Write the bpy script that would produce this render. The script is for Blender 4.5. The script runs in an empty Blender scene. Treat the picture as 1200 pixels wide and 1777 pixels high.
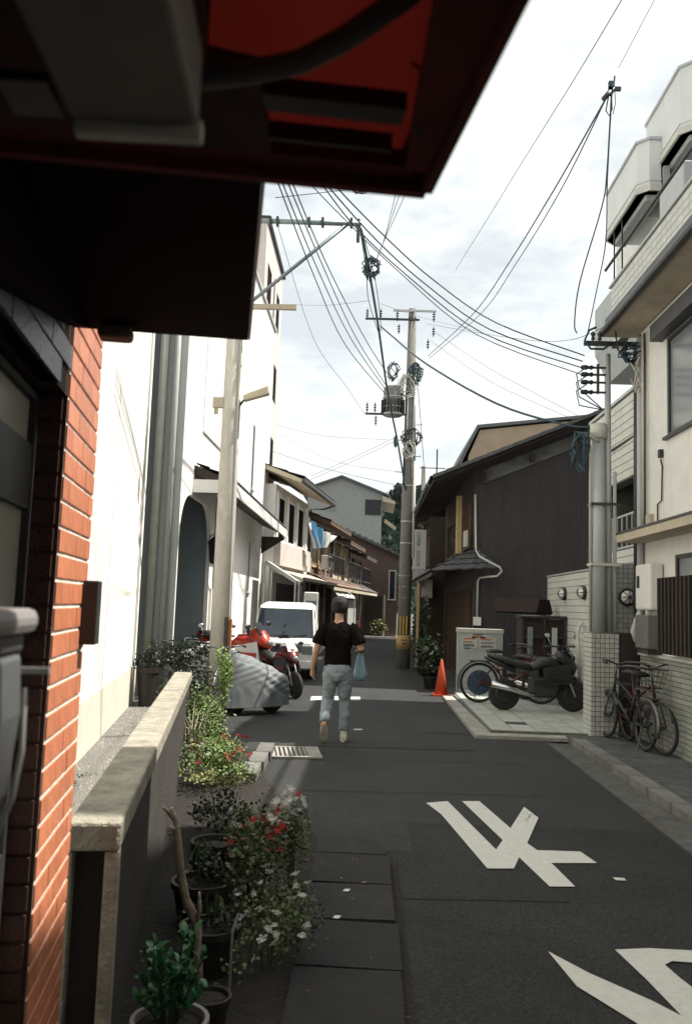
import bpy, bmesh, math, random
from mathutils import Vector, Matrix, Euler
random.seed(7)
R = math.radians
sc = bpy.context.scene
# ------------------------------------------------------------------ camera
FOC, EYE = 1500.0, 1.65
_dY = Vector((40, -163.5, -1500)).normalized()
_r = math.tan(R(2)); _Z = Vector((_r, 1, (40*_r-163.5)/1500))
_Z = (_Z-_Z.dot(_dY)*_dY).normalized(); _X = _dY.cross(_Z)
CM = Matrix((_X, _dY, _Z))
cam = bpy.data.cameras.new('camera'); co = bpy.data.objects.new('camera', cam)
sc.collection.objects.link(co); sc.camera = co
co.matrix_world = Matrix.Translation((0, 0, EYE)) @ CM.to_4x4()
cam.sensor_fit = 'VERTICAL'; cam.sensor_height = 36; cam.sensor_width = 24
cam.lens = FOC/1777*36; cam.clip_end = 3000; cam.clip_start = 0.05
cam.dof.use_dof = True; cam.dof.focus_distance = 11; cam.dof.aperture_fstop = 5.0
# ------------------------------------------------------------------ light
SUN_AZ, SUN_EL = R(80), R(57.9)
sd = Vector((math.sin(SUN_AZ)*math.cos(SUN_EL), math.cos(SUN_AZ)*math.cos(SUN_EL), math.sin(SUN_EL)))
sun = bpy.data.lights.new('sun', 'SUN'); sun.energy = 5.0; sun.angle = R(0.5); sun.color = (1, .93, .82)
so = bpy.data.objects.new('sun', sun); sc.collection.objects.link(so)
so.rotation_euler = (-sd).to_track_quat('-Z', 'Y').to_euler()
w = bpy.data.worlds.new('World'); sc.world = w; w.use_nodes = True
nt = w.node_tree; nt.nodes.clear(); N = nt.nodes.new; LK = nt.links.new
out = N('ShaderNodeOutputWorld'); bg = N('ShaderNodeBackground'); bg.inputs[1].default_value = .071
sky = N('ShaderNodeTexSky'); sky.sky_type = 'NISHITA'; sky.sun_disc = False
sky.sun_elevation = SUN_EL; sky.sun_rotation = SUN_AZ; sky.air_density = 1.0; sky.dust_density = 1.5
tc = N('ShaderNodeTexCoord'); mp = N('ShaderNodeMapping'); mp.inputs['Scale'].default_value = (1.0, 1.0, 2.6)
mp.inputs['Location'].default_value = (.35, .2, .1)
n1 = N('ShaderNodeTexNoise'); n1.inputs['Scale'].default_value = 3.0; n1.inputs['Detail'].default_value = 9; n1.inputs['Roughness'].default_value = .62
rp = N('ShaderNodeValToRGB'); rp.color_ramp.elements[0].position = .38; rp.color_ramp.elements[0].color = (.66, .66, .66, 1)
rp.color_ramp.elements[1].position = .50; rp.color_ramp.elements[1].color = (1, 1, 1, 1)
n2 = N('ShaderNodeTexNoise'); n2.inputs['Scale'].default_value = 5.0; n2.inputs['Detail'].default_value = 6
rc = N('ShaderNodeValToRGB'); rc.color_ramp.elements[0].position = .3; rc.color_ramp.elements[0].color = (7.8, 8.25, 8.3, 1)
rc.color_ramp.elements[1].position = .6; rc.color_ramp.elements[1].color = (8.7, 8.95, 8.6, 1)
mx = N('ShaderNodeMix'); mx.data_type = 'RGBA'
LK(tc.outputs['Generated'], mp.inputs[0]); LK(mp.outputs[0], n1.inputs['Vector']); LK(mp.outputs[0], n2.inputs['Vector'])
LK(n1.outputs['Fac'], rp.inputs[0]); LK(n2.outputs['Fac'], rc.inputs[0])
LK(rp.outputs[0], mx.inputs[0]); LK(sky.outputs[0], mx.inputs[6]); LK(rc.outputs[0], mx.inputs[7])
LK(mx.outputs[2], bg.inputs[0]); LK(bg.outputs[0], out.inputs[0])
sc.view_settings.view_transform = 'Standard'; sc.view_settings.look = 'None'
sc.view_settings.exposure = 0.85; sc.view_settings.gamma = 1
sc.cycles.max_bounces = 6; sc.cycles.diffuse_bounces = 3; sc.cycles.transparent_max_bounces = 8

# ------------------------------------------------------------------ geometry of places
def ray(x, y): return CM @ Vector((x-600, 888.5-y, -FOC))
def G(x, y, z=0.0):
    d = ray(x, y); t = (z-EYE)/d.z; return Vector((d.x*t, d.y*t, z))
def PX(x, y, X):
    d = ray(x, y); t = X/d.x; return Vector((X, d.y*t, EYE+d.z*t))
def PY(x, y, Y):
    d = ray(x, y); t = Y/d.y; return Vector((d.x*t, Y, EYE+d.z*t))
V = Vector
COL = sc.collection
# ------------------------------------------------------------------ materials
MATS = {}
def mat(name, col, rough=.85, var=.12, scale=6, bump=.0, bscale=60, metal=0, dirt=0, dscale=1.2, alpha=None, trans=0, spec=.5, stretch=None, dcol=None):
    if name in MATS: return MATS[name]
    m = bpy.data.materials.new(name); m.use_nodes = True; t = m.node_tree
    b = t.nodes['Principled BSDF']; b.inputs['Roughness'].default_value = rough; b.inputs['Metallic'].default_value = metal
    b.inputs['Specular IOR Level'].default_value = spec
    tcn = t.nodes.new('ShaderNodeTexCoord'); vec = tcn.outputs['Object']
    if stretch:
        mpn = t.nodes.new('ShaderNodeMapping'); mpn.inputs['Scale'].default_value = stretch
        t.links.new(vec, mpn.inputs[0]); vec = mpn.outputs[0]
    no = t.nodes.new('ShaderNodeTexNoise'); no.inputs['Scale'].default_value = scale; no.inputs['Detail'].default_value = 8; no.inputs['Roughness'].default_value = .65
    t.links.new(vec, no.inputs['Vector'])
    r_ = t.nodes.new('ShaderNodeValToRGB')
    r_.color_ramp.elements[0].position = .3; r_.color_ramp.elements[1].position = .7
    r_.color_ramp.elements[0].color = [max(0, c*(1-var*1.5)) for c in col]+[1]
    r_.color_ramp.elements[1].color = [min(1, c*(1+var)) for c in col]+[1]
    t.links.new(no.outputs['Fac'], r_.inputs[0]); last = r_.outputs[0]
    # per-object tone
    oi = t.nodes.new('ShaderNodeObjectInfo'); hs = t.nodes.new('ShaderNodeHueSaturation')
    mr = t.nodes.new('ShaderNodeMapRange'); mr.inputs[3].default_value = 1-var*.9; mr.inputs[4].default_value = 1+var*.6
    t.links.new(oi.outputs['Random'], mr.inputs[0]); t.links.new(mr.outputs[0], hs.inputs['Value']); t.links.new(last, hs.inputs['Color']); last = hs.outputs[0]
    if dirt:
        n3 = t.nodes.new('ShaderNodeTexNoise'); n3.inputs['Scale'].default_value = dscale; n3.inputs['Detail'].default_value = 10; n3.inputs['Roughness'].default_value = .7
        t.links.new(tcn.outputs['Object'] if not stretch else vec, n3.inputs['Vector'])
        r3 = t.nodes.new('ShaderNodeValToRGB'); r3.color_ramp.elements[0].position = .45; r3.color_ramp.elements[1].position = .75
        r3.color_ramp.elements[0].color = (0, 0, 0, 1); r3.color_ramp.elements[1].color = (dirt, dirt, dirt, 1)
        mm = t.nodes.new('ShaderNodeMix'); mm.data_type = 'RGBA'
        t.links.new(n3.outputs['Fac'], r3.inputs[0]); t.links.new(r3.outputs[0], mm.inputs[0])
        t.links.new(last, mm.inputs[6]); mm.inputs[7].default_value = list(dcol or [c*.35 for c in col])+[1]
        last = mm.outputs[2]
    t.links.new(last, b.inputs['Base Color'])
    if bump:
        n4 = t.nodes.new('ShaderNodeTexNoise'); n4.inputs['Scale'].default_value = bscale; n4.inputs['Detail'].default_value = 4
        t.links.new(vec, n4.inputs['Vector'])
        bp = t.nodes.new('ShaderNodeBump'); bp.inputs['Strength'].default_value = bump; bp.inputs['Distance'].default_value = .02
        t.links.new(n4.outputs['Fac'], bp.inputs['Height']); t.links.new(bp.outputs[0], b.inputs['Normal'])
    if trans:
        b.inputs['Transmission Weight'].default_value = trans
    MATS[name] = m; return m

ASPH = mat('asphalt', (.046, .050, .052), .72, .55, 55, .8, 220, dirt=.45, dscale=.7, spec=.5, dcol=(.02,.02,.021))
ASPH2 = mat('asphalt_patch', (.030, .031, .032), .75, .25, 14, .8, 220, dirt=.3, spec=.5)
PAINT = mat('road_paint', (.60, .61, .57), .85, .06, 30, .3, 200, dirt=.25, dscale=18, dcol=(.3, .3, .29))
def rework(m, paint=False):
    t = m.node_tree; b = t.nodes['Principled BSDF']; L = t.links.new; N_ = t.nodes.new
    base = b.inputs['Base Color'].links[0].from_socket; tcn = N_('ShaderNodeTexCoord'); o = tcn.outputs['Object']
    def ramp(src, p0, p1, c0, c1):
        r_ = N_('ShaderNodeValToRGB'); r_.color_ramp.elements[0].position = p0; r_.color_ramp.elements[1].position = p1
        r_.color_ramp.elements[0].color = (c0, c0, c0, 1); r_.color_ramp.elements[1].color = (c1, c1, c1, 1); L(src, r_.inputs[0]); return r_.outputs[0]
    def mixc(f, a, bb, mode='MIX'):
        mm = N_('ShaderNodeMix'); mm.data_type = 'RGBA'; mm.blend_type = mode
        if isinstance(f, float): mm.inputs[0].default_value = f
        else: L(f, mm.inputs[0])
        for k, x in ((6, a), (7, bb)):
            if isinstance(x, tuple): mm.inputs[k].default_value = x
            else: L(x, mm.inputs[k])
        return mm.outputs[2]
    v = N_('ShaderNodeTexVoronoi'); v.inputs['Scale'].default_value = 90; L(o, v.inputs['Vector'])
    sp = ramp(v.outputs['Color'], .1, .95, .55, 1.7)
    nb_ = N_('ShaderNodeTexNoise'); nb_.inputs['Scale'].default_value = .9; nb_.inputs['Detail'].default_value = 9; nb_.inputs['Roughness'].default_value = .7; L(o, nb_.inputs['Vector'])
    st = ramp(nb_.outputs['Fac'], .35, .68, .62, 1.25)
    nw = N_('ShaderNodeTexNoise'); nw.inputs['Scale'].default_value = 3; nw.inputs['Detail'].default_value = 5; L(o, nw.inputs['Vector'])
    wv = N_('ShaderNodeVectorMath'); wv.operation = 'SCALE'; wv.inputs['Scale'].default_value = .35; L(nw.outputs['Color'], wv.inputs[0])
    wa_ = N_('ShaderNodeVectorMath'); L(o, wa_.inputs[0]); L(wv.outputs[0], wa_.inputs[1])
    vc_ = N_('ShaderNodeTexVoronoi'); vc_.feature = 'DISTANCE_TO_EDGE'; vc_.inputs['Scale'].default_value = .8; L(wa_.outputs[0], vc_.inputs['Vector'])
    ck = ramp(vc_.outputs['Distance'], .003, .009, 1.0, 0.0)
    nm = N_('ShaderNodeTexNoise'); nm.inputs['Scale'].default_value = .6; L(o, nm.inputs['Vector']); mk = ramp(nm.outputs['Fac'], .5, .6, 0.0, .75)
    cm = mixc(1.0, ck, mk, 'MULTIPLY')
    if paint:
        n5 = N_('ShaderNodeTexNoise'); n5.inputs['Scale'].default_value = 26; n5.inputs['Detail'].default_value = 10; n5.inputs['Roughness'].default_value = .8; L(o, n5.inputs['Vector'])
        c = mixc(ramp(n5.outputs['Fac'], .63, .68, 0.0, .7), base, (.06, .06, .06, 1)); c = mixc(cm, c, (.03, .03, .03, 1))
    else:
        c = mixc(1.0, base, sp, 'MULTIPLY'); c = mixc(1.0, c, st, 'MULTIPLY'); c = mixc(cm, c, (.010, .010, .010, 1))
    L(c, b.inputs['Base Color'])
rework(ASPH); rework(ASPH2); rework(PAINT, True)
ASPHN = mat('asphalt_near_dim', (.026, .027, .028), .8, .5, 55, .8, 220, dirt=.3, spec=.4); rework(ASPHN)  # near patch; vignette and awning dimness also put into its colour
CONC = mat('concrete', (.33, .32, .29), .9, .18, 7, .5, 80, dirt=.6, dscale=2.5)
CONCD = mat('concrete_dark', (.085, .085, .083), .92, .3, 7, .6, 70, dirt=.6, dscale=2)
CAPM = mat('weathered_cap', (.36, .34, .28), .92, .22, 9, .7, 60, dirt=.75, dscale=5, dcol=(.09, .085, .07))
GRAV = mat('gravel', (.3, .29, .27), .95, .5, 70, 1, 60, dirt=.5, dscale=6)
SOIL = mat('soil', (.018, .014, .011), .95, .4, 12, .8, 40)
STUC = mat('white_stucco', (.80, .79, .75), .9, .04, 3, .25, 90, dirt=.1, dscale=1.1, dcol=(.6, .6, .57))
STUCB = mat('plinth_render', (.62, .58, .50), .9, .06, 3, .3, 90, dirt=.2, dscale=2)
STUC2 = mat('warm_stucco', (.75, .745, .71), .9, .06, 3, .5, 110, dirt=.3, dscale=1.0, dcol=(.47, .46, .43))
PINK = mat('pale_pink_render', (.52, .475, .455), .9, .06, 2, .2, 60, dirt=.2, dscale=.6, dcol=(.42, .4, .38))
TILE = mat('pale_tile', (.47, .485, .44), .5, .14, 4, .15, 60, dirt=.2, dscale=4)
GROUT = mat('tile_grout', (.13, .135, .125), .95, .2, 9)
CHAR = mat('charcoal_siding', (.046, .041, .042), .75, .2, 3, .3, 40, dirt=.3, dscale=1.5, stretch=(1, 1, .25), dcol=(.03,.028,.03))
WOOD = mat('dark_wood', (.035, .024, .018), .8, .35, 8, .3, 40, stretch=(6, 6, .8))
WOOD2 = mat('brown_wood', (.10, .065, .04), .8, .3, 8, .3, 40, stretch=(6, 6, .8))
LWOOD = mat('pale_wood', (.55, .42, .22), .75, .2, 8, stretch=(6, 6, .6))
KAWARA = mat('roof_tile_grey', (.10, .105, .11), .55, .25, 5, .3, 40, dirt=.4, dscale=2, dcol=(.05,.05,.05))
KAWARAB = mat('roof_tile_brown', (.21, .14, .11), .75, .25, 5, .3, 40, dirt=.4, dscale=1)
GLASS = mat('dark_glass', (.015, .018, .022), .12, .2, 2, spec=.35)
GLASSL = mat('pale_curtain_glass', (.22, .25, .26), .15, .15, 2, spec=.7, dirt=.5, dscale=2)
FROST = mat('frosted_pane', (.30, .30, .26), .35, .12, 3)
ALU = mat('aluminium', (.45, .46, .46), .45, .1, 5, metal=.4)
DMET = mat('dark_metal', (.045, .045, .048), .5, .25, 8, metal=.3)
BLACK = mat('black_plastic', (.018, .018, .019), .5, .2, 9)
RUB = mat('rubber', (.022, .021, .02), .85, .2, 20)
CHROME = mat('chrome', (.6, .6, .6), .22, .05, 5, metal=1)
RED = mat('red_paint', (.52, .05, .03), .35, .1, 6)
DRED = mat('dark_red_paint', (.11, .014, .014), .4, .2, 6)
WHITEP = mat('white_paint', (.78, .78, .76), .35, .04, 4)
PVC = mat('grey_pvc_pipe', (.43, .455, .455), .5, .06, 5, dirt=.2, dscale=2)
PVCL = mat('pale_pipe', (.55, .55, .50), .55, .06, 5, dirt=.2)
POLEC = mat('pole_concrete', (.54, .52, .47), .9, .12, 6, .5, 70, dirt=.45, dscale=2.2, stretch=(1, 1, .35), dcol=(.22,.2,.18))
POLED = mat('pole_concrete_dark', (.20, .195, .18), .9, .2, 6, .5, 70, dirt=.5, dscale=3, stretch=(1, 1, .35))
CABLE = mat('cable_rubber', (.025, .06, .08), .6, .1, 5)
BRICK = mat('orange_brick', (.56, .20, .105), .4, .16, 14, .15, 90, dirt=.12, dscale=9, dcol=(.36, .12, .06))
BRICKSH = mat('shaded_lintel_brick', (.085, .11, .135), .35, .2, 14, .3, 90)  # lintel brick with the bluish canopy shade put into its colour
DKBR = mat('shaded_reveal_brick', (.045, .016, .012), .7, .2, 14, .3, 90)  # door reveal brick with its deep shade put into the colour
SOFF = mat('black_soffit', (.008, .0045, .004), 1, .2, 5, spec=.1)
MORTAR = mat('mortar', (.74, .72, .68), .95, .12, 30, .5, 120)
SKIN = mat('skin', (.42, .25, .16), .6, .05, 20)
HAIR = mat('hair_black', (.005, .004, .004), .75, .3, 60, .6, 90)
SHIRT = mat('black_tshirt', (.008, .006, .006), 1, .2, 14, .5, 22, spec=.08)
JEANS = mat('pale_jeans', (.27, .32, .35), .95, .22, 8, .4, 30, dirt=.35, dscale=4, dcol=(.12, .16, .18))
SHOE = mat('cream_sneaker', (.62, .60, .50), .8, .1, 12)
LEAF = mat('leaf_green', (.05, .095, .025), .55, .35, 8)
LEAFM = mat('leaf_mid', (.085, .12, .04), .6, .35, 8)
LEAFL = mat('leaf_light', (.19, .28, .08), .6, .3, 8)
LEAFY = mat('leaf_yellow', (.17, .18, .06), .6, .3, 8)
LEAFD = mat('leaf_dark', (.016, .028, .013), .5, .35, 8)
LEAFB = mat('leaf_bluegreen', (.03, .15, .06), .35, .25, 8)
FLR = mat('red_petal', (.38, .022, .015), .7, .15, 20)
FLW = mat('white_petal', (.62, .63, .60), .7, .06, 20)
BARK = mat('pale_bark', (.40, .34, .27), .85, .3, 20, .6, 50)
POTD = mat('dark_pot', (.014, .011, .010), .6, .2, 8)
POTG = mat('grey_pot', (.23, .22, .22), .5, .1, 8)
COVG = mat('grey_tarp', (.17, .19, .205), .75, .1, 5, dirt=.2, dscale=3)
COVW = mat('pale_sheet', (.55, .56, .55), .8, .06, 5)
ORANGE = mat('cone_orange', (.62, .09, .03), .6, .12, 8)
BROWNW = mat('brown_render', (.105, .07, .06), .9, .15, 4, .3, 50)
GREYW = mat('grey_render', (.33, .34, .32), .9, .08, 3, .2, 50)
TAN = mat('tan_render', (.36, .28, .20), .9, .08, 3, .2, 50)
BEIGE = mat('beige_board', (.50, .44, .34), .85, .1, 4, dirt=.2)
SHADW = mat('grey_render_and_shade', (.40, .43, .43), .9, .05, 2, .3, 80)  # grey walls; also carries the white end wall's teal shade
HILLM = mat('hill_foliage', (.028, .045, .032), .95, .5, .25, 1, 2)
BLUEB = mat('blue_bag', (.27, .42, .50), .6, .15, 9)
BLUET = mat('blue_sheet', (.05, .20, .38), .7, .1, 4)
YEL = mat('yellow_stripe', (.62, .42, .05), .7, .1, 6)
RUST = mat('rusty_board', (.30, .13, .05), .85, .3, 6, stretch=(4, 4, .8))
SGNW = mat('sign_white', (.55, .54, .54), .5, .05, 4)
GREENT = mat('sign_letter_green', (.03, .13, .10), .6, .05, 4)
def fabric(name, col):
    m = bpy.data.materials.new(name); m.use_nodes = True; t = m.node_tree; t.nodes.clear()
    o = t.nodes.new('ShaderNodeOutputMaterial'); a = t.nodes.new('ShaderNodeAddShader')
    d = t.nodes.new('ShaderNodeBsdfDiffuse'); tr = t.nodes.new('ShaderNodeBsdfTranslucent')
    n = t.nodes.new('ShaderNodeTexNoise'); n.inputs['Scale'].default_value = 9
    r_ = t.nodes.new('ShaderNodeValToRGB'); r_.color_ramp.elements[0].color = [c*.7 for c in col]+[1]; r_.color_ramp.elements[1].color = list(col)+[1]
    t.links.new(n.outputs[0], r_.inputs[0]); t.links.new(r_.outputs[0], d.inputs[0]); t.links.new(r_.outputs[0], tr.inputs[0])
    t.links.new(d.outputs[0], a.inputs[0]); t.links.new(tr.outputs[0], a.inputs[1]); t.links.new(a.outputs[0], o.inputs[0]); return m
AWN = fabric('red_awning_cloth', (.019, .0018, .0013))
# ------------------------------------------------------------------ mesh builder
class MB:
    def __init__(s): s.v = []; s.f = []
    def add(s, vs, fs):
        o = len(s.v); s.v += [V(p) for p in vs]; s.f += [tuple(i+o for i in f) for f in fs]; return s
    def box(s, a, b):
        x0, y0, z0 = [min(a[i], b[i]) for i in range(3)]; x1, y1, z1 = [max(a[i], b[i]) for i in range(3)]
        return s.add([(x0,y0,z0),(x1,y0,z0),(x1,y1,z0),(x0,y1,z0),(x0,y0,z1),(x1,y0,z1),(x1,y1,z1),(x0,y1,z1)],
                     [(0,3,2,1),(4,5,6,7),(0,1,5,4),(1,2,6,5),(2,3,7,6),(3,0,4,7)])
    def hexa(s, p):   # 8 points bottom ring then top ring
        return s.add(p, [(0,3,2,1),(4,5,6,7),(0,1,5,4),(1,2,6,5),(2,3,7,6),(3,0,4,7)])
    def prism(s, poly, vec):
        n = len(poly); poly = [V(p) for p in poly]; vec = V(vec)
        return s.add(poly+[p+vec for p in poly], [tuple(range(n))[::-1], tuple(range(n, 2*n))]+[(i, (i+1) % n, n+(i+1) % n, n+i) for i in range(n)])
    def poly(s, pts): return s.add(pts, [tuple(range(len(pts)))])
    def tube(s, pts, r=.02, n=8, r2=None, closed=False, flat=1):
        pts = [V(p) for p in pts]; m = len(pts)
        rs = r if isinstance(r, (list, tuple)) else ([r]*m if r2 is None else [r+(r2-r)*i/(m-1) for i in range(m)])
        vs = []; up = None
        for i, p in enumerate(pts):
            if closed: d = pts[(i+1) % m]-pts[i-1]
            else: d = pts[min(i+1, m-1)]-pts[max(i-1, 0)]
            d.normalize()
            if up is None: up = d.orthogonal().normalized()
            else:
                up = up-up.dot(d)*d
                up = up.normalized() if up.length > 1e-5 else d.orthogonal().normalized()
            q = d.cross(up)
            for k in range(n):
                a = 2*math.pi*k/n; vs.append(p+rs[i]*(math.cos(a)*up+math.sin(a)*q*flat))
        fs = []
        for i in range(m if closed else m-1):
            j = (i+1) % m
            for k in range(n): fs.append((i*n+k, i*n+(k+1) % n, j*n+(k+1) % n, j*n+k))
        if not closed: fs += [tuple(range(n))[::-1], tuple((m-1)*n+k for k in range(n))]
        return s.add(vs, fs)
    def loft(s, rings, n=14):     # rings: (centre, rx, ry, axisdir or None) elliptical sections, closed ends
        vs = []
        for c, rx, ry, ax in rings:
            c = V(c); ax = V(ax or (0, 0, 1)).normalized()
            q = ax.to_track_quat('Z', 'Y'); 
            if abs(ax.z) > .999: ux, uy = V((1,0,0)), V((0,1,0))
            else:
                ux = V((1,0,0)); ux = (ux-ux.dot(ax)*ax).normalized(); uy = ax.cross(ux)
            for k in range(n):
                a = 2*math.pi*k/n; vs.append(c+ux*rx*math.cos(a)+uy*ry*math.sin(a))
        m = len(rings); fs = [(i*n+k, i*n+(k+1) % n, (i+1)*n+(k+1) % n, (i+1)*n+k) for i in range(m-1) for k in range(n)]
        fs += [tuple(range(n))[::-1], tuple((m-1)*n+k for k in range(n))]
        return s.add(vs, fs)
    def lathe(s, prof, c=(0, 0, 0), n=20, axis='z'):
        c = V(c); vs = []
        for r, h in prof:
            for k in range(n):
                a = 2*math.pi*k/n; x, y = r*math.cos(a), r*math.sin(a)
                vs.append(c+(V((x, y, h)) if axis == 'z' else V((h, x, y)) if axis == 'x' else V((x, h, y))))
        m = len(prof)
        return s.add(vs, [(i*n+k, i*n+(k+1) % n, (i+1)*n+(k+1) % n, (i+1)*n+k) for i in range(m-1) for k in range(n)]+[tuple(range(n))[::-1], tuple((m-1)*n+k for k in range(n))])
    def ell(s, c, rx, ry, rz, n=12, m=8):
        return s.lathe_e(c, rx, ry, rz, n, m)
    def lathe_e(s, c, rx, ry, rz, n, m):
        c = V(c); vs = []
        for i in range(m+1):
            t = math.pi*i/m; t = min(max(t, .05), math.pi-.05)
            for k in range(n):
                a = 2*math.pi*k/n; vs.append(c+V((rx*math.sin(t)*math.cos(a), ry*math.sin(t)*math.sin(a), -rz*math.cos(t))))
        return s.add(vs, [(i*n+k, i*n+(k+1) % n, (i+1)*n+(k+1) % n, (i+1)*n+k) for i in range(m) for k in range(n)]+[tuple(range(n))[::-1], tuple(m*n+k for k in range(n))])
    def torus(s, c, R_, r, axis='x', n=28, m=6):
        c = V(c); pts = []
        for i in range(n):
            a = 2*math.pi*i/n; x, y = R_*math.cos(a), R_*math.sin(a)
            pts.append(c+(V((0, x, y)) if axis == 'x' else V((x, y, 0)) if axis == 'z' else V((x, 0, y))))
        return s.tube(pts, r, m, closed=True)
    def mesh(s, name, m, smooth=False):
        me = bpy.data.meshes.new(name); me.from_pydata([tuple(p) for p in s.v], [], s.f); me.materials.append(m)
        bm = bmesh.new(); bm.from_mesh(me); bmesh.ops.recalc_face_normals(bm, faces=bm.faces); bm.to_mesh(me); bm.free()
        if smooth:
            for p in me.polygons: p.use_smooth = True
        return me
    def build(s, name, m, parent=None, w=False, smooth=False, bevel=0, label=None, kind=None):
        if w and parent is not None:
            root = parent
            M4 = Matrix.Identity(4)
            chain = []
            while root is not None: chain.append(root); root = root.parent
            for o in reversed(chain): M4 = M4 @ o.matrix_basis
            inv = M4.inverted(); s.v = [inv @ p for p in s.v]
        o = bpy.data.objects.new(name, s.mesh(name, m, smooth)); COL.objects.link(o)
        if parent is not None: o.parent = parent
        if bevel:
            b = o.modifiers.new('bevel', 'BEVEL'); b.width = bevel; b.segments = 2; b.limit_method = 'ANGLE'
        if label: o['label'] = label
        if kind: o['kind'] = kind
        return o
def T(name, label, cat, loc=(0, 0, 0), rz=0, group=None):
    o = bpy.data.objects.new(name, None); COL.objects.link(o); o.location = loc; o.rotation_euler = (0, 0, rz)
    o.matrix_basis = Matrix.Translation(loc) @ Matrix.Rotation(rz, 4, 'Z')
    o['label'] = label; o['category'] = cat
    if group: o['group'] = group
    return o
def tag(o, label, cat, group=None, kind=None):
    o['label'] = label; o['category'] = cat
    if group: o['group'] = group
    if kind: o['kind'] = kind
    return o
def inst(me, name, parent, loc, rot=(0, 0, 0), scale=(1, 1, 1)):
    o = bpy.data.objects.new(name, me); COL.objects.link(o); o.parent = parent; o.location = loc; o.rotation_euler = rot; o.scale = scale
    return o
def field(parent, name, m, origin, u, v, nu, nv, w_, h_, gap, th, stag=0, jit=0, joined=False):
    """rows of tiles lying in the plane u,v from origin, proud by th along u x v"""
    u = V(u).normalized(); v = V(v).normalized(); nrm = u.cross(v); origin = V(origin)
    base = [(-w_/2+gap/2, -h_/2+gap/2, 0), (w_/2-gap/2, -h_/2+gap/2, 0), (w_/2-gap/2, h_/2-gap/2, 0), (-w_/2+gap/2, h_/2-gap/2, 0)]
    def blk(mb, M3=None, off=V((0, 0, 0)), wa=0, wb=0):
        p = [V(q) for q in base]; p[0].x += wa; p[3].x += wa; p[1].x -= wb; p[2].x -= wb
        e = min(.006, gap)
        q = [x+V((0, 0, th-e)) for x in p]; t = [V((x.x*(1-2*e/w_), x.y*(1-2*e/h_), th)) for x in p]
        vs = [V((x.x, x.y, -.002)) for x in p]+q+t
        if M3: vs = [M3 @ x+off for x in vs]
        mb.add(vs, [(0,1,5,4),(1,2,6,5),(2,3,7,6),(3,0,4,7),(4,5,9,8),(5,6,10,9),(6,7,11,10),(7,4,8,11),(8,9,10,11)])
    M3 = Matrix((u, v, nrm)).transposed()
    if joined:
        mb = MB()
        for j in range(nv):
            for i in range(nu):
                blk(mb, M3, origin+u*((i+.5)*w_)+v*((j+.5)*h_)+nrm*random.uniform(0, jit))
        o = mb.build(name, m, parent); o['kind'] = 'stuff'; return o
    mb = MB(); blk(mb); me = mb.mesh(name, m); eul = M3.to_euler()
    for j in range(nv):
        off = (j % 2)*stag*w_
        for i in range(nu):
            inst(me, name, parent, origin+u*((i+.5)*w_+off)+v*((j+.5)*h_)+nrm*random.uniform(0, jit), eul)
def wall_open(mb, x, y0, y1, z0, z1, holes, th, sgn):
    """wall in plane X=x (outer face), running in y; holes = (ya,yb,za,zb); thickness th going away from the street (sgn=-1 for the left side)"""
    ys = sorted({y0, y1, *[h[0] for h in holes], *[h[1] for h in holes]}); zs = sorted({z0, z1, *[h[2] for h in holes], *[h[3] for h in holes]})
    for j in range(len(zs)-1):
        a = None
        for i in range(len(ys)-1):
            cy, cz = (ys[i]+ys[i+1])/2, (zs[j]+zs[j+1])/2
            solid = not any(h[0] < cy < h[1] and h[2] < cz < h[3] for h in holes)
            if solid and a is None: a = ys[i]
            if a is not None and (not solid or i == len(ys)-2):
                b = ys[i+1] if solid else ys[i]
                mb.box((x, a, zs[j]), (x+sgn*th, b, zs[j+1])); a = None
def window(parent, x, ya, yb, za, zb, sgn, glass=None, fr=None, mull=1, depth=.06, sill=True):
    """framed window in a hole of a wall in plane X=x"""
    fr = fr or ALU; glass = glass or GLASS; t = .045
    m = MB(); xi = x+sgn*depth
    m.box((x+sgn*.01, ya, za), (xi, ya+t, zb)).box((x+sgn*.01, yb-t, za), (xi, yb, zb)).box((x+sgn*.01, ya+t, za), (xi, yb-t, za+t)).box((x+sgn*.01, ya+t, zb-t), (xi, yb-t, zb))
    for k in range(1, mull+1):
        yc = ya+(yb-ya)*k/(mull+1); m.box((x+sgn*.02, yc-.02, za+t), (xi, yc+.02, zb-t))
    f = m.build('window', fr, parent)
    MB().box((x+sgn*.035, ya+t, za+t), (x+sgn*.045, yb-t, zb-t)).build('pane', glass, f)
    if sill: MB().box((x-sgn*.05, ya-.03, za-.04), (x+sgn*.02, yb+.03, za-.003)).build('sill', fr, f)
    return f
def kawara(mb, p00, p10, p01, p11, nu, nv, amp=.022):
    """tiled roof sheet: u along the eave, v up the slope; wavy rows with a step at every course"""
    p00, p10, p01, p11 = map(V, (p00, p10, p01, p11)); nrm = (p10-p00).cross(p01-p00).normalized()
    if nrm.z < 0: nrm = -nrm
    W = nu*6
    for j in range(nv):
        va, vb = j/nv, (j+1)/nv; row = []
        for v_, lift in ((va, .028), (vb, 0)):
            for i in range(W+1):
                u_ = i/W; p = p00*(1-u_)*(1-v_)+p10*u_*(1-v_)+p01*(1-u_)*v_+p11*u_*v_
                row.append(p+nrm*(lift+amp*(.5+.5*math.cos(2*math.pi*i/6))))
        n0 = W+1; front = [row[i]-nrm*.03 for i in range(n0)]
        mb.add(row+front, [(i, i+1, n0+i+1, n0+i) for i in range(W)]+[(2*n0+i, 2*n0+i+1, i+1, i) for i in range(W)])

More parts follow.
